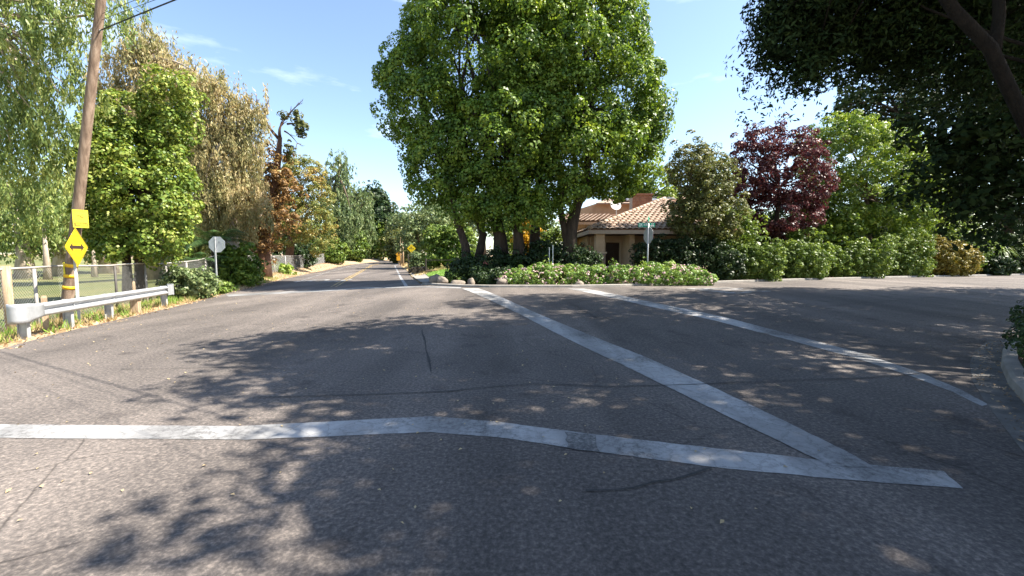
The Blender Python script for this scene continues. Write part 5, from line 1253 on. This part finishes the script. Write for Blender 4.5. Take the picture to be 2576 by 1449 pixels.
tree('street_tree', 'dark overhanging evergreen branches with a thick limb at the near corner', 'tree', B1, tr1, Eo, 'leaf_shade',
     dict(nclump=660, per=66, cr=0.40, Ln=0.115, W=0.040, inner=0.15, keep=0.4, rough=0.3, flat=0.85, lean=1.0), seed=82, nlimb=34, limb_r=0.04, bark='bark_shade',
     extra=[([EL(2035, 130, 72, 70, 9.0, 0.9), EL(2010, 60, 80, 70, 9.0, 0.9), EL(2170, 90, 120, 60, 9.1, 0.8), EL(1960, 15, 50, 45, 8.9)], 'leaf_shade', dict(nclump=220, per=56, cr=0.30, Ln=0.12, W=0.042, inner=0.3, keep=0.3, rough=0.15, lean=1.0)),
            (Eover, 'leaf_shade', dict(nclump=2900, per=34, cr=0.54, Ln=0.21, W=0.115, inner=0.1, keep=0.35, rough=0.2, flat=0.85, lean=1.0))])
# second street tree farther along the near side of the right-hand street
B2 = gp(24.0, 11.6)
E3 = [EL(2470, 330, 130, 110, 15.5, 1.0), EL(2560, 440, 110, 120, 15.5, 1.0), EL(2420, 420, 70, 90, 15.5, 1.0), EL(2500, 540, 80, 70, 15.5, 1.0), ((19.5, 14.5, 9.4), (4.0, 3.0, 2.8)), ((24, 14.5, 10.5), (4.6, 3.4, 3.0)), ((21, 11.5, 9.5), (3.5, 2.6, 2.5)), ((28, 16.5, 9.5), (4, 3.5, 3)), ((17.5, 16.0, 11.5), (3.2, 2.4, 1.5)), ((22, 17.5, 11.5), (3.4, 2.2, 1.8)), ((15.5, 13.2, 12.5), (3.0, 2.2, 1.2))]
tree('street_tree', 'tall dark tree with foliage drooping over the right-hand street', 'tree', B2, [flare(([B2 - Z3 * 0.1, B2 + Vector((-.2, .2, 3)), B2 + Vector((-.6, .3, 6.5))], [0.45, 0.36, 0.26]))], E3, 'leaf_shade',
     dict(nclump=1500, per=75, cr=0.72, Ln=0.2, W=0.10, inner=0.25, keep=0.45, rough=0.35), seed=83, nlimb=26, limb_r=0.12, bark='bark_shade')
# third, just behind the viewer, shading the near asphalt
B3 = gp(12.5, -4.5)
E4 = [((9.0, -1.0, 8.8), (2.2, 1.6, 1.4)), ((11.2, -2.6, 9.8), (3.0, 2.4, 2.0)), ((13.0, -0.8, 9.6), (3.0, 2.4, 2.0)), ((15.0, -3.0, 9.0), (2.4, 2.2, 1.6))]
tree('street_tree', 'evergreen street tree standing behind the near corner hedge, dappling the asphalt', 'tree', B3, [flare(([B3 - Z3 * 0.1, B3 + Z3 * 3, B3 + Vector((-.3, .3, 6.5))], [0.4, 0.32, 0.22]))], E4, 'leaf_shade',
     dict(nclump=420, per=70, cr=0.6, Ln=0.16, W=0.075, inner=0.25, rough=0.35), seed=84, nlimb=14, limb_r=0.05, bark='bark_shade')

# ================================================================== left side trees
def Y_for(u, off):                           # distance at which the line of sight stands 'off' metres beyond the left road edge
    return float(min(np.arange(20, 200, 0.25), key=lambda y: abs((u - CU) / F * y - (L(y) - off))))
# near eucalyptus hanging over the fence
B = gp(-17.5, 13.5)
EA = [EL(60, 120, 110, 130, 13.0, 1.0), EL(150, 60, 70, 70, 12.6), EL(80, 300, 110, 110, 13.2), EL(165, 250, 55, 90, 13.2), EL(30, 440, 90, 100, 13.4), EL(140, 400, 60, 80, 13.6), EL(-80, 250, 140, 220, 14), EL(100, -30, 150, 70, 12.6), EL(300, 20, 55, 22, 12.0), EL(240, -20, 70, 35, 12.2)]
tree('eucalyptus_tree', 'drooping light green eucalyptus hanging over the fence behind the utility pole', 'tree', B, [flare(([B - Z3 * 0.1, B + Vector((0.2, -.1, 3)), B + Vector((0.8, -.4, 6.0)), B + Vector((1.6, -.6, 9.0))], [0.42, 0.36, 0.28, 0.16]))], EA, 'leaf_euc',
     dict(mode='hang', nclump=680, per=46, cr=0.40, Ln=0.17, W=0.040, inner=0.2, keep=0.4, rough=0.35, lean=0.85), seed=91, nlimb=30, limb_r=0.06, bark='bark_pale')
# ivy tree
Yi = 16.2
EI = [EL(290, 330, 70, 75, Yi), EL(345, 420, 105, 95, Yi), EL(425, 540, 55, 85, Yi), EL(290, 540, 75, 90, Yi), EL(360, 590, 100, 60, Yi), EL(415, 310, 55, 90, Yi), EL(260, 430, 50, 80, Yi), EL(445, 240, 40, 45, Yi), EL(345, 480, 100, 100, Yi - 0.3)]
ti = [flare(px_stem([(322, 745), (320, 690), (318, 640), (322, 560), (330, 450)], Yi, 0.16, 0.10), 1.25), flare(px_stem([(350, 745), (354, 690), (350, 640), (352, 540), (365, 400)], Yi + 0.1, 0.20, 0.12), 1.25)]
tree('ivy_tree', 'bushy ivy-covered tree with two dark trunks behind the guardrail', 'tree', gp(ti[0][0][0].x, Yi), ti, EI, 'leaf_ivy',
     dict(nclump=760, per=66, cr=0.32, Ln=0.115, W=0.09, inner=0.6, keep=0.6, rough=0.2, flat=1.1, lean=0.85), seed=92, nlimb=14, limb_r=0.08, bark='bark_dark')
# tall tan eucalyptus behind the ivy tree
Ye = 25
EE = [EL(370, 140, 55, 60, Ye), EL(330, 200, 60, 70, Ye), EL(430, 200, 62, 80, Ye), EL(510, 215, 52, 45, Ye), EL(400, 290, 90, 60, Ye), EL(300, 260, 40, 50, Ye), EL(375, 95, 28, 25, Ye), EL(490, 270, 55, 50, Ye), EL(540, 235, 25, 35, Ye)]
te = [flare(px_stem([(390, 690), (385, 520), (390, 380), (380, 260), (378, 150)], Ye, 0.5, 0.15))]
tree('eucalyptus_tree', 'tall straw-coloured eucalyptus rising behind the ivy tree', 'tree', gp(te[0][0][0].x, Ye), te, EE, 'leaf_tan',
     dict(mode='hang', nclump=620, per=46, cr=0.6, Ln=0.24, W=0.062, inner=0.3, keep=0.4, rough=0.35, lean=0.85), seed=93, nlimb=20, limb_r=0.09, bark='bark_pale')
# dead twigs on it
def dead_branch(mb, a, b, r, seed, depth=2):
    rg = random.Random(seed); pts = curve_pts(a, b, 6, 0.12, rg); mb.tube(pts, [r * (1 - 0.8 * i / 5) for i in range(6)], 6)
    if depth:
        L0 = (Vector(b) - Vector(a)).length
        for k in range(4):
            q = pts[rg.randint(2, 5)]; d = (Vector(b) - Vector(a)).normalized() + Vector((rg.uniform(-.9, .9), rg.uniform(-.5, .5), rg.uniform(-.2, .8)))
            dead_branch(mb, q, q + d.normalized() * L0 * rg.uniform(0.3, 0.5), r * 0.45, seed * 7 + k, depth - 1)
Yc = 26.0
EC = [EL(595, 330, 58, 85, Yc), EL(560, 420, 85, 100, Yc), EL(620, 430, 42, 90, Yc), EL(520, 480, 55, 80, Yc), EL(590, 510, 85, 60, Yc), EL(625, 275, 30, 35, Yc), EL(500, 360, 40, 60, Yc), EL(560, 570, 50, 40, Yc), EL(530, 400, 45, 60, Yc)]
tc_ = [flare(px_stem([(585, 690), (582, 600), (590, 480), (600, 330)], Yc, 0.45, 0.15))]
tree('eucalyptus_tree', 'drooping tan-brown eucalyptus behind the left stop sign', 'tree', gp(tc_[0][0][0].x, Yc), tc_, EC, 'leaf_tan',
     dict(mode='hang', nclump=1000, per=50, cr=0.58, Ln=0.22, W=0.06, inner=0.35, keep=0.45, rough=0.35, lean=0.9), seed=94, nlimb=20, limb_r=0.1, bark='bark_pale')
# dead ivy-wrapped tree
Yd = Y_for(662, 1.5)
dtop = Q(700, 400, Yd); db = gp(Q(660, 695, Yd).x, Yd)
od = empty('dead_tree', db, 'dying tree with bare twisted top branches and thick reddish-brown trunk', 'tree')
m = MB(); tp = px_stem([(658, 700), (663, 640), (672, 560), (690, 470), (700, 400), (704, 345)], Yd, 0.52, 0.14); m.tube(*flare(tp, 1.4), 14, 0.45)
for i, (a, b, r) in enumerate((((702, 350), (668, 285), .13), ((704, 345), (718, 300), .14), ((718, 300), (745, 268), .09), ((722, 312), (762, 318), .08), ((668, 285), (672, 258), .07), ((668, 290), (645, 258), .06), ((716, 330), (748, 360), .07), ((700, 380), (640, 345), .06))):
    dead_branch(m, Q(*a, Yd), Q(*b, Yd), r, 31 + i, 2)
m.build('trunk', 'bark_red', od, smooth=True)
rng = np.random.default_rng(95)
ED = [EL(668, 520, 40, 110, Yd, 1.0), EL(700, 420, 26, 70, Yd, 1.0), EL(655, 610, 30, 70, Yd, 1.0), EL(640, 500, 35, 60, Yd), EL(690, 470, 40, 60, Yd), EL(645, 570, 34, 60, Yd - 0.4), EL(715, 540, 30, 50, Yd)]
quads_mesh('dead_ivy', foliage(rng, ED, nclump=400, per=70, cr=0.36, Ln=0.14, W=0.09, inner=0.3, keep=0.35, rough=0.3), 'leaf_rust', od)
ED2 = [EL(748, 312, 14, 10, Yd), EL(760, 330, 9, 16, Yd), EL(728, 380, 8, 26, Yd), EL(712, 290, 8, 8, Yd), EL(745, 290, 7, 10, Yd)]
quads_mesh('green_tufts', foliage(rng, ED2, nclump=60, per=40, cr=0.25, Ln=0.16, W=0.09, inner=0.2, keep=0.1, rough=0.1), 'leaf_olive', od)
# rust and green tree next to it
Yr = Y_for(735, 2.4)
tree('ivy_tree', 'rust-orange and green leaved tree beside the dead tree', 'tree', gp(Q(765, 690, Yr).x, Yr), [flare(px_stem([(730, 690), (728, 640), (740, 560), (760, 480)], Yr, 0.45, 0.2))],
     [EL(760, 470, 55, 65, Yr), EL(725, 520, 50, 70, Yr), EL(800, 500, 35, 60, Yr), EL(770, 560, 65, 60, Yr), EL(735, 440, 40, 45, Yr), EL(800, 590, 40, 50, Yr), EL(715, 580, 40, 50, Yr), EL(770, 440, 40, 35, Yr)], 'leaf_mixed',
     dict(nclump=620, per=60, cr=0.46, Ln=0.17, W=0.11, inner=0.55, rough=0.25, lean=0.8), seed=96, nlimb=12, limb_r=0.1, bark='bark_red')
# receding row along the left of the far road
YA, YB, YC_ = Y_for(835, 3.0), Y_for(893, 3.0), Y_for(930, 5.0)
row_l = [('eucalyptus_tree', 'grey-green eucalyptus with loose crown beyond the rust tree along the far road', 845, 655, [EL(850, 440, 40, 55, YA), EL(835, 510, 45, 60, YA), EL(865, 560, 45, 55, YA), EL(820, 590, 35, 50, YA)], YA, 'leaf_greygreen', 'hang'),
         ('eucalyptus_tree', 'grey-green drooping eucalyptus next nearest the far bend, sunlit tips', 900, 650, [EL(895, 515, 38, 50, YB), EL(880, 580, 40, 50, YB), EL(915, 570, 30, 50, YB)], YB, 'leaf_greygreen', 'hang'),
         ('pine_tree', 'dark pointed pine rising behind the roadside shrubs near the far bend', 950, 640, [EL(945, 510, 22, 45, YC_), EL(950, 560, 34, 45, YC_), EL(975, 545, 22, 25, YC_), EL(930, 580, 30, 40, YC_)], YC_, 'leaf_dark', 'round')]
for i, (nm, lab, u, v, E, Y, lf, md) in enumerate(row_l):
    g = gp(Q(u, 650, Y).x, Y); k = Y / 30
    tree(nm, lab, 'tree', g, [flare(([g - Z3 * 0.2, g + Z3 * 3 * k, Vector(E[0][0])], [0.2 * k, 0.16 * k, 0.08 * k]))], E, lf, dict(mode=md, nclump=360, per=42, cr=0.45 * k, Ln=0.2 * k, W=(0.065 if md == 'hang' else 0.1) * k, inner=0.3, keep=0.4, rough=0.2 * k), seed=100 + i, nlimb=10, limb_r=0.08 * k)
# roadside shrubs on the left
sh = [('bright green leafy shrub behind the left stop sign', 562, 628, 612, 700, 24.5, 'leaf_bright', 'roadside_shrub', (260, 45)),
      ('small bright green round shrub at the foot of the dead tree trunk', 676, 720, 666, 697, 29.0, 'leaf_bright', 'roadside_shrub', (160, 45)),
      ('dense green roadside shrub beneath the rust-orange tree', 775, 850, 590, 672, 38, 'leaf_hedge', 'roadside_shrub', (320, 45)),
      ('dark green ivy bank beneath the rust tree trunk', 700, 775, 600, 668, 34.5, 'leaf_dark', 'roadside_shrub', (260, 45)),
      ('green roadside shrub below the loose-crowned eucalyptus', 845, 905, 580, 664, 50, 'leaf_hedge', 'roadside_shrub', (320, 45)),
      ('bright green tall roadside shrub before the far bend', 905, 962, 545, 655, 72, 'leaf_bright', 'roadside_shrub', (380, 45)),
      ('tallest bright green shrub closing the far bend of the road', 945, 992, 552, 640, 120, 'leaf_bright', 'roadside_shrub', (320, 45)),
      ('grey-green weedy shrub at the far end of the guardrail', 432, 520, 676, 745, 17.8, 'leaf_greygreen', 'verge_shrub', (240, 40)),
      ('low green weeds at the foot of the left stop sign', 500, 560, 712, 738, 20.2, 'leaf_hedge', 'verge_shrub', (120, 36)),
      ('yellow-green shrub between the left stop sign and the dead tree trunk', 590, 640, 650, 708, 26.0, 'leaf_ivy', 'verge_shrub', (160, 40))]
for i, (lab, u0, u1, vt, vb, Y, lf, nm, n) in enumerate(sh):
    if nm == 'roadside_shrub' and u0 > 650: Y = Y_for(u1 - 0.25 * (u1 - u0), 1.6 if u0 < 690 else 2.6)
    k = Y / 24; bush(nm, lab, u0, u1, vt, vb, Y, lf, 120 + i, n, Ln=0.13 * k ** 0.7, W=0.08 * k ** 0.7, cr=0.27 * k ** 0.8, parts=3, rough=0.12 * k)
# palms
def palm(label, u, v, Y, nf, Ln, seed, mat='palm_frond'):
    c = Q(u, v, Y); b = gp(c.x, Y); o = empty('palm', b, label, 'palm', 'palms behind the left stop sign'); rg = random.Random(seed)
    m = MB(); m.tube([b - Z3 * 0.1, b.lerp(c, 0.6), c], [0.22, 0.2, 0.16], 10, 0.1); m.build('trunk', 'bark_dark', o)
    for i in range(nf):
        an = 2 * math.pi * i / nf + rg.uniform(-.2, .2); e0 = rg.uniform(0.2, 1.1); V = []; p = c.copy(); l = Ln * rg.uniform(0.8, 1.15); segs = 14; m = MB(); rach = [p.copy()]
        for k in range(segs):
            e = e0 - 1.7 * (k / segs) ** 1.3; d = Vector((math.cos(an) * math.cos(e), math.sin(an) * math.cos(e), math.sin(e))); q = p + d * l / segs
            sd = Vector((-math.sin(an), math.cos(an), 0)); ll = l * 0.24 * math.sin(math.pi * min(0.97, (k + 1.5) / (segs + 1)))
            for s in (-1, 1):
                for h in (0, 0.5):
                    a0 = p.lerp(q, h); tip = a0 + (sd * s * 0.85 + d * 0.45 - Z3 * 0.35).normalized() * ll; wv = d * l / segs * 0.16
                    V.append([list(a0 - wv), list((a0 + tip) / 2 - wv * 0.9 + Z3 * 0.01), list(tip), list(a0 + wv)])
            p = q; rach.append(p.copy())
        m.tube(rach, [0.02 * (1 - 0.9 * j / segs) for j in range(segs + 1)], 4); fr = m.build('frond', mat, o)
        quads_mesh('leaflets', np.array(V), mat, fr)
palm('dark feathery palm behind the left stop sign, taller one', 540, 620, 24, 18, 2.4, 1)
palm('dark feathery palm against the chain-link fence, low one', 500, 676, 22.5, 16, 1.9, 2)
# ---------- right of the far road
farr = [('airy grey-green tree behind the far diamond sign', 1040, 44, 'leaf_greygreen', [EL(1050, 560, 45, 35, 58), EL(1085, 545, 45, 35, 58), EL(1060, 600, 60, 40, 58), EL(1110, 590, 40, 45, 58)], 58),
        ('grey-green feathery tree across the road from the far roadside shrubs', 1005, 44, 'leaf_greygreen', [EL(1010, 570, 25, 30, 95), EL(1030, 590, 30, 35, 95), EL(1000, 600, 20, 35, 95)], 95),
        ('brownish bushy tree beside the pair of slim poles', 1000, 44, 'leaf_olive', [EL(998, 618, 18, 26, 80), EL(1012, 630, 20, 22, 80)], 80),
        ('tall grey-green tree behind the airy tree and the picket fence', 1120, 44, 'leaf_greygreen', [EL(1110, 540, 40, 35, 75), EL(1150, 560, 45, 50, 75), EL(1080, 525, 25, 20, 75)], 75),
        ('green tree deep in the garden seen between the camphor trunks', 1220, 44, 'leaf_greygreen', [EL(1215, 540, 45, 55, 70), EL(1280, 570, 45, 50, 70), EL(1350, 560, 45, 60, 70)], 70)]
for i, (lab, u, v, lf, E, Y) in enumerate(farr):
    g = gp(E[0][0][0], Y); k = Y / 30
    tree('garden_tree', lab, 'tree', g, [flare(([g - Z3 * 0.2, g + Z3 * 1.5 * k, Vector(E[0][0])], [0.2 * k, 0.16 * k, 0.07 * k]))], E, lf, dict(nclump=300, per=42, cr=0.42 * k, Ln=0.17 * k, W=0.085 * k, inner=0.3, keep=0.4, rough=0.25 * k), seed=140 + i, nlimb=10, limb_r=0.05 * k)
bush('dark_grove', 'dark shaded grove closing the end of the far road', 945, 1000, 585, 640, 215, 'leaf_shade', 150, (300, 40), Ln=1.0, W=0.6, cr=2.4, parts=4, rough=0.8, cat='woods', stems=3)
# ---------- golf course trees behind the fence
gt = [(60, 560, 34, 'leaf_euc', [EL(40, 520, 90, 90, 34), EL(120, 500, 70, 100, 34), EL(60, 590, 80, 50, 34)], 'drooping pale green golf course eucalyptus behind the fence near the utility pole'),
      (150, 570, 42, 'leaf_tan', [EL(150, 560, 70, 70, 42), EL(200, 540, 50, 80, 42), EL(110, 590, 60, 40, 42)], 'pinkish tan golf course eucalyptus seen past the utility pole'),
      (270, 600, 48, 'leaf_euc', [EL(240, 590, 55, 50, 48), EL(290, 560, 50, 70, 48), EL(200, 600, 45, 40, 48)], 'golf course eucalyptus behind the diamond arrow sign'),
      (470, 600, 45, 'leaf_olive', [EL(440, 580, 60, 60, 45), EL(500, 570, 60, 70, 45), EL(470, 620, 60, 30, 45)], 'olive golf course tree behind the ivy tree'),
      (640, 600, 55, 'leaf_dark', [EL(620, 570, 60, 60, 55), EL(690, 560, 60, 70, 55), EL(740, 590, 50, 50, 55)], 'dark golf course tree behind the dead tree'),
      (-60, 600, 40, 'leaf_euc', [EL(-80, 500, 110, 120, 40), EL(-150, 540, 90, 100, 40)], 'leafy golf course eucalyptus behind the stout wooden fence post')]
for i, (u, v, Y, lf, E, lab) in enumerate(gt):
    g = gp(Q(u, 640, Y).x, Y); k = Y / 30
    tree('eucalyptus_tree', lab, 'tree', g, [flare(([g - Z3 * 0.2, g + Z3 * 1.7 * k, Vector(E[0][0])], [0.42 * k, 0.33 * k, 0.15 * k]))], E, lf, dict(mode='hang', nclump=420, per=40, cr=0.55 * k, Ln=0.23 * k, W=0.075 * k, inner=0.3, keep=0.4, rough=0.3 * k), seed=160 + i, nlimb=12, limb_r=0.09 * k, bark='bark_pale', group='golf course trees')
for i, (u, Y, lab) in enumerate(((120, 30, 'slim trunked young tree on the golf grass near the stout fence post'), (412, 33, 'slim trunked young tree on the golf grass behind the ivy tree trunks'), (238, 36, 'slim trunked young tree on the golf grass behind the arrow sign post'))):
    g = gp(Q(u, 690, Y).x, Y); E = [((g.x, Y, g.z + 4.4), (1.6, 1.6, 1.3)), ((g.x + 0.8, Y, g.z + 5.2), (1.3, 1.3, 1.1))]
    tree('young_tree', lab, 'tree', g, [flare(([g - Z3 * 0.1, g + Z3 * 1.8, g + Z3 * 4], [0.16, 0.13, 0.08]))], E, 'leaf_euc', dict(mode='hang', nclump=120, per=36, cr=0.5, Ln=0.22, W=0.07, inner=0.3, rough=0.3), seed=170 + i, nlimb=6, limb_r=0.05, bark='bark_pale')
# ---------- distant woods all round (one mass)
rng = np.random.default_rng(200); Ed = []
for i in range(150):
    a = rng.uniform(0, 2 * math.pi); r = rng.uniform(170, 260); x, y = r * math.sin(a), r * math.cos(a)
    if -95 < x < -25 and 100 < y < 260: continue
    h = rng.uniform(6, 11); Ed.append(((x, y, G(x, y) + h * 0.8), (rng.uniform(9, 16), rng.uniform(9, 16), h)))
tag(quads_mesh('distant_woods', foliage(rng, Ed, nclump=1200, per=20, cr=3.0, Ln=1.8, W=1.15, inner=0.7, keep=0.7, rough=0.8), 'leaf_greygreen'), 'far belt of trees round the golf course and gardens', 'woods', kind='stuff')

# ================================================================== ground litter, weeds, grass
rng = np.random.default_rng(300)
def scatter(n, yr, off, hf=G):
    y = rng.uniform(0, 1, n) ** 1.4 * (yr[1] - yr[0]) + yr[0]; x = np.array([L(v) for v in y]) - rng.uniform(off[0], off[1], n) ** 1.0
    return np.stack([x, y, [hf(a, b) for a, b in zip(x, y)]], 1)
C = scatter(14000, (3, 75), (-0.3, 3.6)); C[:, 2] += -0.03 + rng.uniform(0, 0.03, len(C))
tag(quads_mesh('leaf_litter', leaf_quads(rng, C, unit(rng.normal(size=(len(C), 3)) * 0.5 + np.array([0, 0, 1.0])), 0.13, 0.04), 'leaf_litter'), 'dry leaf litter along the guardrail side road verge', 'leaf litter', kind='stuff')
def tufts(name, label, C, n_per, Ln, wd, mat, cat):
    n = len(C) * n_per; P0 = np.repeat(C, n_per, 0) + rng.normal(size=(n, 3)) * np.array([0.06, 0.06, 0]); up = np.array([0, 0, 1.0]) + rng.normal(size=(n, 3)) * 0.4
    up = unit(up); l = Ln * rng.uniform(0.5, 1.2, (n, 1)); sd = unit(np.cross(up, rng.normal(size=(n, 3)))) * wd / 2
    V = np.stack([P0 - sd, P0 + sd, P0 + up * l + sd * 0.15, P0 + up * l - sd * 0.15], 1)
    return tag(quads_mesh(name, V, mat), label, cat, kind='stuff')
C = scatter(900, (5, 40), (0.25, 2.6)); C[:, 2] -= 0.05
tufts('dry_grass', 'dry straw-coloured grass tufts along the guardrail verge', C, 14, 0.22, 0.016, 'dry_grass', 'grass')
C = scatter(260, (7, 34), (0.3, 2.4)); C[:, 2] -= 0.05
tufts('weeds', 'green weeds growing along the guardrail verge and fence foot', C, 18, 0.24, 0.03, 'grass_blade', 'weeds')
# lawn blades
lx = [p[0] for p in lawn]; ly = [p[1] for p in lawn]; pts = []
while len(pts) < 5000:
    x, y = rng.uniform(min(lx), max(lx)), rng.uniform(min(ly), max(ly))
    if inside(lawn, x, y): pts.append((x, y, G(x, y) + 0.06))
tufts('lawn_grass', 'short bright green grass of the corner lawn', np.array(pts), 3, 0.09, 0.03, 'grass_blade', 'grass')
y = rng.uniform(36, 100, 1500); x = np.array([RE(v) for v in y]) + rng.uniform(0.3, 6, 1500)
tufts('dry_grass', 'dry straw-coloured grass around the far diamond sign and slim poles', np.stack([x, y, [G(a, b) for a, b in zip(x, y)]], 1), 8, 0.3, 0.05, 'dry_grass', 'grass')
# pebbles and scraps on the asphalt and in the gutter
n = 700; y = rng.uniform(2.5, 20, n); x = np.array([rng.uniform(L(v), L(v) + 11) if rng.random() < 0.75 else rng.uniform(-2, 16) for v in y])
C = np.stack([x, y, [H(a, b) + 0.012 for a, b in zip(x, y)]], 1)
tag(quads_mesh('road_debris', leaf_quads(rng, C, unit(rng.normal(size=(n, 3)) * 0.25 + np.array([0, 0, 1.0])), 0.035, 0.022), 'dry_verge'), 'pale grit and leaf scraps scattered on the asphalt', 'grit', kind='stuff')
pts = []
for (a, b) in zip(kl, kl[1:]):
    for _ in range(60):
        t = rng.random(); d = (Vector(b) - Vector(a)).normalized(); o = rng.uniform(0.0, 0.5) ; pts.append((a[0] + (b[0] - a[0]) * t + d.y * o, a[1] + (b[1] - a[1]) * t - d.x * o, 0.03))
C = np.array(pts); n = len(C)
tag(quads_mesh('gutter_leaves', leaf_quads(rng, C, unit(rng.normal(size=(n, 3)) * 0.4 + np.array([0, 0, 1.0])), 0.045, 0.02), 'leaf_litter'), 'fallen leaves lying in the gutter of the near corner', 'leaves', kind='stuff')
